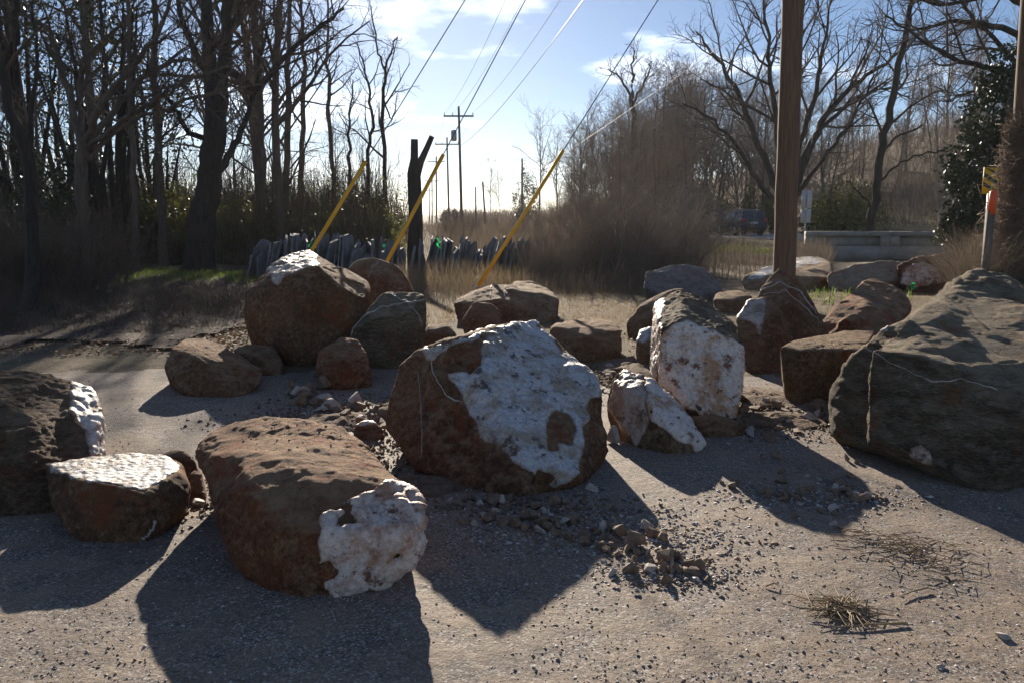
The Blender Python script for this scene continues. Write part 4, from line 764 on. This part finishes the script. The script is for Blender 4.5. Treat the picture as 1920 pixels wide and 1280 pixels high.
upole(892, 351, 90, 'bare short post right of the transformer pole', False, .12); upole(911, 341, 80, 'leaning dark post right of the transformer pole', False, .12, lean=-6); upole(979, 298, 95, 'single pole before the pine clump at the hillside foot', False, .17)
for k, (dx, sg) in enumerate(((-1.1, 1.2), (-.4, 1.2), (1.1, 1.2))):
    tag(MB().tube(catenary(ptop + np.array((dx, .14, -.24)), U[0] + np.array((dx * 1.1, -.15, -.55)), sg), .010, 4).obj('power_line', M['wire']), ('left', 'middle', 'right')[k] + ' overhead power line from the tall pole to the transformer pole', 'power line', 'overhead power lines')
tag(MB().tube(catenary(att(9.0) + np.array((0, .15, 0)), U[0] + np.array((0, -.15, -3.5)), .9), .014, 5).obj('power_line', M['wire']), 'thick lower cable crossing the bright sky to the transformer pole', 'power line', 'overhead power lines')
tag(MB().tube(catenary(P(1462, 10, PY - .1), P(979, 330, 95), .3), .005, 4).obj('power_line', M['wire']), 'pale thin line from the tall pole down over the hillside trees', 'power line', 'overhead power lines')
for k in range(4):
    for dx in (-1.25, 1.25): tag(MB().tube(catenary(U[k] + np.array((dx, -.15, -.55)), U[k + 1] + np.array((dx, -.15, -.55)), .5, 10), .012, 3).obj('power_line', M['wire']), 'thin line strung between the distant utility poles', 'power line', 'lines between the distant poles')

# cut-off trunk
q0 = P(783, 505, 23.0); q0[2] = 0; fp = lambda px, py, d=0: P(px, py, 23.0 + d) - q0
e_ = empty('dead_trunk', q0); pts = np.array([(0, 0, -.1), fp(778, 470), fp(780, 420), fp(778, 370), fp(776, 325), fp(777, 298), fp(777, 262)]); MB().tube(pts, np.array([.30, .23, .20, .20, .19, .11, .10]), 14).obj('trunk', M['bark'], e_, None, True)
MB().tube(np.array([fp(779, 330), fp(789, 303), fp(801, 277), fp(810, 256)]), np.array([.15, .10, .082, .075]), 12).obj('limb_stub', M['bark'], e_, None, True); tag(e_, 'dead trunk cut off high with one stub limb, behind the slabs', 'tree')

# ------------------------------------------------------------------ upright slabs
r2 = random.Random(9); px = 476.
while px < 990:
    if 752 < px < 772: px += 14
    Y = 19.2 + (.0 if px < 770 else .3) + r2.uniform(-.5, .5); q = P(px, 515, Y); q[2] = 0
    top = np.interp(px, [476, 520, 560, 640, 660, 700, 760, 800, 860, 900, 940, 985], [452, 446, 440, 436, 452, 448, 458, 440, 446, 450, 436, 452]) + r2.uniform(-7, 26)
    hh = max(.5, P(px, top, Y)[2]); th = r2.uniform(.025, .06); dp = r2.uniform(.4, .7); ln = r2.uniform(-.26, .0) + (-.08 if px > 790 else 0)
    n_ = 5; prof = [(-dp / 2, 0), (dp / 2, 0), (dp / 2 * r2.uniform(.8, 1.05), hh * r2.uniform(.7, .95)), (r2.uniform(-.1, .15), hh), (-dp / 2 * r2.uniform(.7, 1), hh * r2.uniform(.8, .98))]
    V = [(-th / 2, y, z) for y, z in prof] + [(th / 2 * r2.uniform(.7, 1), y, z) for y, z in prof]; Fc = [tuple(range(4, -1, -1)), tuple(range(5, 10))] + [(i, (i + 1) % 5, 5 + (i + 1) % 5, 5 + i) for i in range(5)]
    o = mobj('flagstone', V, Fc, M['slab']); o.location = q; o.rotation_euler = (r2.uniform(-.08, .08), -ln, r2.uniform(-.35, .35)); tag(o, 'thin grey stone slab set on edge in the long row behind the boulders', 'slab', 'upright slabs in the long row'); px += r2.uniform(2.6, 5)
for k, (px, py) in enumerate(((582, 452), (632, 462), (673, 466), (722, 458), (822, 446))):
    q = P(px, py, 18.75); n_ = 6; a = np.array([(0.05 * math.sin(i * 2.1 + k), .03 * math.cos(i * 1.7), -.05 * i) for i in range(n_)]); V = np.r_[a - (.02, 0, 0), a + (.02, 0.01, 0)]
    tag(mobj('marking_tape', V + q, [(i, i + 1, n_ + i + 1, n_ + i) for i in range(n_ - 1)], M['green'], loc=q), ('leftmost', 'second from left', 'third from left', 'fourth from left', 'rightmost')[k] + ' bright green tape end hanging on the slab row', 'tape', 'green tapes')
q = P(1712, 536, 15.3); a = .6 * np.array([(.03 * math.sin(i * 2.), -.02 * i % 3 * .01, .09 - .045 * i) for i in range(6)]); tag(mobj('marking_tape', np.r_[a - (.035, 0, 0), a + (.035, 0, 0)] + q, [(i, i + 1, 7 + i, 6 + i) for i in range(5)], M['green'], loc=q), 'green tape at the foot of the rough red boulder', 'tape')

# ------------------------------------------------------------------ bridge parapet, signs, markers, vine-covered pole
pa = G(1500, 492); pa[1] = 29.; pa[0] = (1505 - CX) / F * 29; ang = R(-6); e_ = empty('bridge_parapet', (pa[0], pa[1], 0), ang); Lp = 9.2
MB().box((Lp / 2, 0, .14), (Lp, .42, .48)).obj('base_beam', M['conc'], e_)
x0 = 0; k = 0
for Lx in (2.9, 3.3, 2.9):
    MB().box((x0 + Lx / 2, 0, .82), (Lx - .03, .36, .16)).obj('cap_rail', M['conc'], e_); MB().box((x0 + Lx / 2, .12, .56), (Lx - .06, .10, .36)).obj('recessed_panel', M['conc'], e_)
    for dx in (.16, Lx - .16): MB().box((x0 + dx, -.003, .56), (.30, .30, .358)).obj('post', M['conc'], e_)
    x0 += Lx + .02
tag(e_, 'old concrete bridge parapet with recessed panels beside the road', 'parapet')
b_ = P(1507, 470, 33); b_[2] = 0; e_ = empty('road_sign', b_); MB().box((.0, 0, 1.0), (.05, .04, 2.6)).obj('post', M['steel'], e_)
MB().box((.02, .035, 2.12), (.42, .012, .72)).obj('sign_panel', M['signback'], e_); MB().box((.02, .035, 1.45), (.40, .012, .56)).obj('sign_panel', M['signback'], e_); tag(e_, 'grey back of a narrow road sign on a post just right of the tall pole', 'sign')
b_ = P(1849, 440, 18); b_[2] = 0; zt = P(1849, 314, 18)[2]; zb = P(1849, 364, 18)[2]; e_ = empty('hazard_marker', b_); MB().box((0, .03, zt / 2), (.06, .05, zt)).obj('post', M['steel'], e_)
MB().box((0, 0, (zt + zb) / 2), (.36, .012, zt - zb)).obj('panel', M['signy'], e_)
for k in range(4):
    z = zb + .08 + k * .2; V = np.array([(-.178, -.0095, z + .10), (-.178, -.0095, z + .19), (.178, -.0095, z - .02), (.178, -.0095, z - .11)]); V[:, 2] = np.clip(V[:, 2], zb + .002, zt - .002); mobj('black_stripe', V, [(0, 3, 2, 1)], M['black'], e_)
tag(e_, 'yellow hazard panel with black diagonal stripes at the right', 'sign')
b_ = P(1846, 520, 13.6); b_[2] = 0; zt = P(1848, 357, 13.6)[2]; zm = P(1848, 400, 13.6)[2]; e_ = empty('marker_post', b_)
MB().box((0, 0, zm / 2), (.11, .09, zm + .1)).obj('post', M['pole2'], e_); MB().tube(np.array([(0.01, -.01, zm - .02), (.015, -.01, zt - .03), (.015, -.01, zt)]), [.062, .062, .03], 10).obj('orange_cap', M['orange'], e_, None, True); tag(e_, 'marker post with bright orange top in front of the vines', 'post')
b_ = P(1258, 470, 50); b_[2] = 0; zt = P(1258, 400, 50)[2]; e_ = empty('marker_post', b_); MB().tube(np.array([(0, 0, -.1), (0, 0, zt - .8)]), .04, 8).obj('post', M['orange'], e_); MB().tube(np.array([(0, 0, zt - .8), (0, 0, zt)]), .09, 8).obj('marker_cap', M['orange'], e_); tag(e_, 'small distant red-orange marker post in the brown weeds', 'post')
vb = P(1902, 520, 14.2); vb[2] = 0; vt = P(1932, 0, 14.2); e_ = empty('utility_pole', vb); d_ = (vt - vb) / vt[2]
MB().tube(np.array([d_ * z for z in np.linspace(-.2, 10, 14)]), np.linspace(.17, .12, 14), 18).obj('pole', M['pole'], e_, None, True)
vm = MB(); r3 = np.random.default_rng(21)
for k in range(1100):
    z0 = r3.uniform(-.1, 2.9); a = r3.uniform(0, 6.28); n_ = 7; rr = .17 + abs(r3.normal()) * .17 * (1.6 - z0 / 2.4); pts = []
    for j in range(n_):
        z = z0 + j * .11 * r3.uniform(.3, 1.2) - .02 * j * j * r3.uniform(0, 1); aa = a + j * .35 * r3.normal(); pts.append(d_ * max(z, 0) + np.array((math.cos(aa) * rr, math.sin(aa) * rr, 0)) + r3.normal(size=3) * .03)
    vm.tube(np.array(pts), np.linspace(.008, .003, n_), 3, False)
v_ = vm.obj('dead_vines', M['twig2'], e_); v_['kind'] = 'stuff'
tag(e_, 'utility pole at the right edge wrapped in dead vines', 'utility pole')
b_ = scatter(5200, (1800, 1950), (13.6, 16)); h_ = RNG.uniform(.3, 1.5, 5200); stuff('vine_tangle', [ribbons(b_, h_, RNG.uniform(.2, 1.4, 5200), RNG.uniform(.006, .012, 5200), 5, curl=.9)], 'weed', 'tangle of dead brown vines round the right pole foot', 'vines')

# ------------------------------------------------------------------ cars
def paint(name, c_):
    m, t, b = newmat(name); b.inputs['Base Color'].default_value = (*c_, 1); b.inputs['Roughness'].default_value = .25; b.inputs['Coat Weight'].default_value = .6; b.inputs['Metallic'].default_value = .3; return m
M['glass'] = paint('car_glass', (.015, .02, .025)); M['glass'].node_tree.nodes['Principled BSDF'].inputs['Roughness'].default_value = .06
M['tyre'] = plain_mat('tyre_rubber', (.012, .012, .012), (.02, .02, .02), 9, .9); M['rim'] = plain_mat('alloy_rim', (.4, .4, .42), (.5, .5, .52), 5, .35, metal=.8); M['redl'] = paint('red_lamp', (.5, .01, .01)); M['lamp'] = paint('clear_lamp', (.7, .7, .72)); M['plate'] = paint('plate_white', (.6, .6, .6))
def car(loc, rz, pm, label, st):
    e_ = empty('car', loc, rz); rings = []
    for (y, zb, zbelt, zt, w_, wt) in st:
        half = [(w_ * .86, zb), (w_, zb + .16), (w_ * 1.01, (zb + zbelt) / 2 + .1), (w_, zbelt), (wt, max(zt - .07, zbelt + .01)), (wt * .8, max(zt, zbelt + .02))]
        rings.append([(x, y, z) for x, z in half] + [(-x, y, z) for x, z in half[::-1]])
    n_ = 12; V = np.array(rings).reshape(-1, 3); Fc = [(i * n_ + k, i * n_ + (k + 1) % n_, (i + 1) * n_ + (k + 1) % n_, (i + 1) * n_ + k) for i in range(len(st) - 1) for k in range(n_)]
    Fc += [tuple(range(n_))[::-1], tuple(range((len(st) - 1) * n_, len(st) * n_))]; mobj('body', V, Fc, pm, e_, None, False)
    rg_ = np.array(rings)
    def pane(name, a, b__, c_, d__, ins=.07):
        q = np.array([a, b__, c_, d__]); ct = q.mean(0); q = ct + (q - ct) * (1 - ins * 2); nv = np.cross(q[1] - q[0], q[3] - q[0]); nv /= np.linalg.norm(nv)
        if nv @ (ct - np.array((0, 0, .8))) < 0: nv = -nv
        mobj(name, q + nv * .008, [(0, 1, 2, 3)], M['glass'], e_)
    for sd in (0, 1):
        a, b__ = (3, 4) if sd == 0 else (8, 7)
        for i0, i1 in ((2, 3), (3, 4), (4, 5), (5, 6)): pane('side_window', rg_[i0][a], rg_[i1][a], rg_[i1][b__], rg_[i0][b__])
    pane('rear_window', (rg_[1][4] + rg_[1][3]) / 2, (rg_[1][7] + rg_[1][8]) / 2, rg_[2][7], rg_[2][4], .06); pane('windscreen', rg_[7][4], rg_[7][7], rg_[6][7], rg_[6][4], .05)
    for sx in (-1, 1):
        for y in (-1.38, 1.42):
            w_ = empty('wheel', (sx * .82, y, .35)); w_.parent = e_; MB().tube(np.array([(-.11, 0, 0), (-.09, 0, 0), (.09, 0, 0), (.11, 0, 0)]), [.30, .35, .35, .30], 20).obj('tyre', M['tyre'], w_, None, True); MB().tube(np.array([(sx * .1, 0, 0), (sx * .125, 0, 0)]), [.22, .19], 14).obj('rim', M['rim'], w_)
        MB().box((sx * .74, -2.17, .98), (.24, .16, .26)).obj('tail_light', M['redl'], e_); MB().box((sx * .66, 2.14, .74), (.3, .16, .13)).obj('headlight', M['lamp'], e_); MB().box((sx * 1.0, .82, 1.08), (.2, .1, .14)).obj('mirror', pm, e_)
    MB().box((0, -2.27, .82), (.5, .03, .14)).obj('number_plate', M['plate'], e_); MB().box((0, -2.24, .5), (1.6, .12, .2)).obj('bumper', M['tyre'], e_); tag(e_, label, 'car', 'cars on the road')
suv = [(-2.25, .42, .92, 1.0, .80, .74), (-2.20, .33, 1.0, 1.12, .89, .82), (-1.92, .30, 1.04, 1.62, .92, .66), (-1.5, .30, 1.04, 1.69, .92, .66), (-.5, .30, 1.03, 1.72, .92, .67), (.45, .30, 1.02, 1.66, .92, .67), (.75, .30, 1.01, 1.52, .92, .68), (1.25, .30, 1.0, 1.08, .92, .80), (2.0, .32, .88, .97, .90, .78), (2.2, .36, .74, .86, .84, .7), (2.27, .42, .6, .66, .76, .62)]
q = P(1388, 430, 54); car((q[0], 54, .175), R(6), paint('dark_blue_paint', (.05, .065, .09)), 'dark blue sport utility car driving away, nearer to the tall pole', suv)
q = P(1334, 430, 62); car((q[0], 62, .175), R(10), paint('dark_green_paint', (.04, .05, .05)), 'darker car ahead and left of the dark blue one, half behind weeds', suv)
q = P(1036, 412, 150); car((q[0], 150, .175), R(8), paint('white_paint', (.75, .75, .75)), 'tiny white car far down the road', suv)

# ------------------------------------------------------------------ broken stones, pebbles, sticks
def stone_mesh(seed):
    r_ = np.random.default_rng(seed); q = r_.normal(size=(11, 3)); q /= np.linalg.norm(q, axis=1)[:, None]; q *= r_.uniform(.75, 1.15, (11, 1)) * np.array((1, r_.uniform(.7, .9), r_.uniform(.55, .8))); me = hull_mesh([q])
    bm = bmesh.new(); bm.from_mesh(me); bmesh.ops.bevel(bm, geom=bm.edges[:], offset=.03, segments=1, affect='EDGES'); bm.to_mesh(me); bm.free(); me.name = 'stone_fragment'; return me
SM = [stone_mesh(k) for k in range(9)]; SMw = [m_.copy() for m_ in SM[:4]]
for m_ in SM: m_.materials.append(M['frag'])
for m_ in SMw: m_.materials.append(M['fragw'])
def stone(px, py, w_, h_, label, group, white=False, sink=.12):
    q = G(px, py); k = q[1] / F; o = bpy.data.objects.new('stone_fragment', random.choice(SMw if white else SM)); C.objects.link(o); sx = w_ * k / 2; sz = max(h_ * k / 2 / .75, sx * .35)
    o.scale = (sx, sx * random.uniform(.7, 1), sz); o.location = (q[0], q[1] + sx * .6, sz * .66 * (1 - sink)); o.rotation_euler = (random.uniform(-.3, .3), random.uniform(-.3, .3), random.uniform(0, 6.3)); tag(o, label, 'stone', group); return o
big = [(1167, 1012, 58, 46), (1196, 1036, 56, 50), (1252, 1060, 62, 34), (1225, 1012, 44, 30), (1245, 1020, 34, 30), (1185, 1082, 40, 34), (1215, 1080, 30, 24), (1250, 1100, 36, 36), (1265, 1080, 34, 28), (1290, 1080, 36, 30), (1028, 1000, 30, 40), (945, 990, 46, 26), (872, 990, 46, 20), (930, 950, 60, 28), (1005, 960, 36, 24), (1040, 955, 34, 34), (1075, 985, 50, 26), (1310, 1075, 40, 30), (985, 1000, 28, 26), (1065, 950, 30, 20)]
for a in big: stone(*a, 'brown broken stone in the rubble trail in front of the central boulder', 'broken stones of the rubble trail')
r4 = random.Random(31)
for k in range(170):
    t_ = r4.random(); px = 900 + 420 * t_ + r4.gauss(0, 30); py = 955 + 125 * t_ + r4.gauss(0, 17); s_ = 9 + 27 * r4.random() ** 1.7
    if k % 4: stone(px, py, s_, s_ * .8, 'brown broken stone in the rubble trail in front of the central boulder', 'broken stones of the rubble trail')
    else: stone(px, py, s_, s_ * .8, 'small white stone in the rubble trail in front of the central boulder', 'white stones of the rubble trail', True)
for k in range(60):
    px = r4.gauss(1530, 75); py = 930 + (px - 1530) * .12 + r4.gauss(0, 20); s_ = r4.uniform(10, 34); stone(px, py, s_, s_ * .7, 'small stone in the sunlit scatter left of the huge layered boulder', 'stones of the sunlit scatter', k % 5 == 0)
for k in range(55):
    px = r4.uniform(540, 720); py = 735 + (px - 540) * .42 + r4.gauss(0, 14); s_ = r4.uniform(12, 44); stone(px, py, s_, s_ * .8, 'small stone in the shaded debris left of the central boulder', 'stones of the shaded debris', k % 6 == 0)
for k in range(40):
    px = r4.uniform(1380, 1570); py = 790 + r4.gauss(0, 14); s_ = r4.uniform(12, 42); stone(px, py, s_, s_ * .7, 'small stone in the dirt right of the quartz-fronted boulder', 'stones in the dirt at right', k % 6 == 0)
for k in range(26): stone(r4.uniform(1120, 1230), r4.uniform(670, 720), r4.uniform(10, 24), r4.uniform(8, 16), 'small stone in the dirt behind the low wedge rock', 'stones behind the wedge rock', k % 3 == 0)
for a in ((1150, 835, 34, 42, True), (1498, 815, 40, 12, False), (1575, 995, 18, 14, False), (1470, 885, 10, 10, False), (1425, 1022, 16, 12, False), (368, 952, 44, 18, True), (330, 1000, 20, 12, False), (1610, 872, 18, 18, False), (1590, 868, 20, 22, False), (1785, 1092, 26, 14, False), (1885, 1205, 46, 20, True), (1768, 1260, 24, 16, True), (1108, 925, 40, 20, True), (600, 775, 26, 18, True), (640, 1060, 12, 8, True), (160, 1230, 20, 10, True)):
    stone(*a[:4], 'lone loose stone lying on the pavement', 'lone stones on the pavement', a[4])
n = 25000; Y = 2.1 + 6.5 * RNG.random(n) ** 1.6; X = RNG.uniform(-.72, .72, n) * Y; keep = pn(np.c_[X * .9, Y * .9, 0 * X]) + .45 * pn(np.c_[X * 4, Y * 4, 0 * X]) + RNG.normal(size=n) * .25 > -.05
def clump(cx_, cy_, sx, sy, k): q = G(cx_, cy_); return np.c_[RNG.normal(q[0], sx, k), RNG.normal(q[1], sy, k)]
XY = np.r_[np.c_[X, Y][keep], clump(1530, 935, .28, .12, 1100), clump(1130, 1010, .33, .14, 2200), clump(1250, 1080, .15, .08, 900), clump(1060, 970, .3, .08, 900), clump(620, 770, .4, .35, 1500), clump(1450, 800, .4, .25, 1300), clump(760, 900, .3, .25, 700), clump(1170, 700, .3, .5, 900), clump(330, 960, .12, .2, 300)]
n = len(XY); sz = .002 + .006 * RNG.random(n) ** 4 + (np.arange(n) > keep.sum()) * .009 * RNG.random(n) ** 2
octa = np.array([(1, 0, 0), (-1, 0, 0), (0, 1, 0), (0, -1, 0), (0, 0, 1), (0, 0, -1)], float); of = np.array([(0, 2, 4), (2, 1, 4), (1, 3, 4), (3, 0, 4), (2, 0, 5), (1, 2, 5), (3, 1, 5), (0, 3, 5)])
a = RNG.uniform(0, 6.28, n); sc = sz[:, None] * RNG.uniform(.6, 1.25, (n, 3)) * (1.25, 1, .7); O = octa[None] * sc[:, None] + RNG.normal(size=(n, 6, 3)) * (sz * .18)[:, None, None]
V = np.stack([O[..., 0] * np.cos(a)[:, None] - O[..., 1] * np.sin(a)[:, None], O[..., 0] * np.sin(a)[:, None] + O[..., 1] * np.cos(a)[:, None], O[..., 2]], -1) + np.c_[XY, .009 + sz * .12][:, None]
pal = np.array([(.36, .29, .22), (.60, .57, .54), (.24, .16, .10), (.32, .21, .13), (.18, .16, .15), (.30, .27, .25), (.42, .35, .29)]); cols = pal[RNG.choice(7, n, p=(.22, .14, .14, .12, .14, .14, .10))] * RNG.uniform(.75, 1.2, (n, 1))
tag(mobj('gravel', V.reshape(-1, 3), (of[None] + 6 * np.arange(n)[:, None, None]).reshape(-1, 3), M['pebble'], cols=np.repeat(cols, 6, 0)), 'loose gravel scattered over the pavement between the boulders', 'gravel', kind='stuff')
ob_, Vb, Qb = BOUL['B1']; nb = vnormals(Vb, Qb); xb, yb = proj(Vb); cand = np.where((nb[:, 2] > .7) & (xb > 430) & (xb < 640) & (yb < 845) & (yb > 792))[0]
if len(cand):
    ci = RNG.choice(cand, 70); qb = Vb[ci]; sb = .002 + .006 * RNG.random(70) ** 2; O = octa[None] * sb[:, None, None] * RNG.uniform(.7, 1.2, (70, 6, 1)); Vg = O + (qb + np.c_[0 * sb, 0 * sb, sb * .4])[:, None]; cg = np.full((70, 3), .10) * RNG.uniform(.6, 1.5, (70, 1))
    tag(mobj('grit', Vg.reshape(-1, 3), (of[None] + 6 * np.arange(70)[:, None, None]).reshape(-1, 3), M['pebble'], cols=np.repeat(cg, 6, 0)), 'dark grit lying on top of the loaf-shaped boulder', 'grit', kind='stuff')
def clods(name, spots, label):
    XYZ = []
    for (cx_, cy_, sx, sy, k) in spots: XYZ.append(clump(cx_, cy_, sx, sy, k))
    q = np.concatenate(XYZ); n = len(q); s_ = .003 + .015 * RNG.random(n) ** 2; O = octa[None] * (s_[:, None] * RNG.uniform(.6, 1.2, (n, 3)))[:, None] + RNG.normal(size=(n, 6, 3)) * (s_ * .3)[:, None, None]
    V = O + np.c_[q, .008 + s_ * .3][:, None]; c_ = np.array((.17, .12, .085)) * RNG.uniform(.6, 1.6, (n, 1))
    tag(mobj(name, V.reshape(-1, 3), (of[None] + 6 * np.arange(n)[:, None, None]).reshape(-1, 3), M['pebble'], cols=np.repeat(c_, 6, 0)), label, 'soil', kind='stuff')
clods('loose_soil', [(630, 780, .38, .35, 1500), (700, 850, .3, .2, 700), (780, 910, .3, .15, 900), (1450, 795, .4, .18, 1400), (1400, 760, .3, .3, 700), (1170, 710, .3, .5, 900), (340, 950, .1, .25, 350), (1250, 640, .8, .5, 500), (950, 950, .35, .1, 500)], 'dark crumbly soil between the boulders')
M['dirt'] = plain_mat('heaped_dirt', (.10, .066, .042), (.24, .165, .108), 22, .95, .03, rnd=False)
for k, (px, py, rx, ry, hh, lb) in enumerate(((640, 795, .40, .34, .055, 'heap of dirt and rubble left of the central boulder'), (770, 915, .34, .2, .05, 'low dirt at the left foot of the central boulder'), (1185, 690, .36, .6, .06, 'dirt heap behind the low wedge rock'), (1440, 790, .45, .26, .05, 'dirt heap right of the quartz-fronted boulder'), (1420, 745, .5, .4, .04, 'sunlit low dirt beside the flat-topped block'))):
    g0 = G(px, py); a_ = np.linspace(0, 2 * math.pi, 49)[:-1]; r_ = np.linspace(0, 1, 15); V = []
    for q in r_:
        for a in a_: V.append((g0[0] + rx * q * math.cos(a), g0[1] + ry * q * math.sin(a), q))
    V = np.array(V); n1 = fbm(np.c_[V[:, :2] * 3.1, V[:, :1] * 0 + k], 3); n2 = fbm(np.c_[V[:, :2] * 14, V[:, :1] * 0 + k], 3); q = V[:, 2] + .30 * n1 + .12 * n2; V[:, 2] = hh * np.clip(1 - q ** 2, -.4, 1) * (1 + .5 * n2) - .006 * (q > 1)
    Fc = np.array([(i * 48 + j, (i + 1) * 48 + j, (i + 1) * 48 + (j + 1) % 48, i * 48 + (j + 1) % 48) for i in range(14) for j in range(48)], np.int32)
    tag(mobj('dirt_heap', V, Fc, M['dirt'], smooth=True), lb, 'dirt', kind='stuff')
def straw(name, px, py, n, L_, spread, label, cat, mat='straw', seed=1, rad=.0022):
    r_ = np.random.default_rng(seed); c_ = G(px, py); mb = MB()
    for k in range(n):
        a = r_.normal(0, 6.28); l_ = L_ * r_.uniform(.35, 1.1); q0 = np.array((r_.normal() * spread, r_.normal() * spread, .014 + r_.random() * .015)); a = r_.uniform(-.6, .5) + (math.pi if r_.random() < .4 else 0) if cat != 'grass clump' else r_.uniform(0, 6.28)
        d = np.array((math.cos(a), math.sin(a), 0)); pts = np.array([q0, q0 + d * l_ * .5 + np.array((0, 0, .02 * r_.random())) + r_.normal(size=3) * .006, q0 + d * l_]); pts[:, 2] = np.maximum(pts[:, 2], .013); mb.tube(pts, np.array([1.3, 1, .5]) * rad, 4, False)
    o = mb.obj(name, M[mat], None, None); o.location = (c_[0], c_[1], 0); return tag(o, label, cat, kind='stuff' if n > 1 else None)
straw('grass_clump', 1580, 1150, 85, .15, .035, 'dry uprooted grass clump lying at the lower right', 'grass clump', seed=4)
straw('straw_litter', 1720, 1050, 90, .10, .13, 'brown straw litter scattered near the huge boulder shadow', 'straw', 'drygrass', 5, .0016); straw('straw_litter', 1640, 1020, 35, .12, .08, 'thin streak of straw left of the straw litter', 'straw', 'drygrass', 6, .0016)
for k, (px, py, L_, lb) in enumerate(((1700, 1175, .30, 'long thin dry stalk trailing right of the grass clump'), (1370, 962, .11, 'short flat splinter of wood near the sunlit scatter'), (1740, 1110, .22, 'dry stick above the long stalk at lower right'), (1435, 1105, .06, 'tiny pale stick on the pavement at right'))):
    straw('dry_stick', px, py, 1, L_, .001, lb, 'stick', 'straw', 50 + k, .0035)

# ------------------------------------------------------------------ haze
hm = bpy.data.materials.new('haze_air'); hm.use_nodes = True; ht = hm.node_tree; ht.nodes.clear(); ho = ht.nodes.new('ShaderNodeOutputMaterial'); pv = ht.nodes.new('ShaderNodeVolumePrincipled')
pv.inputs['Color'].default_value = (.93, .96, 1, 1); pv.inputs['Density'].default_value = HAZE; pv.inputs['Anisotropy'].default_value = .4; ht.links.new(pv.outputs[0], ho.inputs['Volume'])
tag(MB().box((0, 980, 22.5), (3100, 2030, 47)).obj('haze', hm), 'thin pale winter haze in the air', 'haze', kind='stuff')
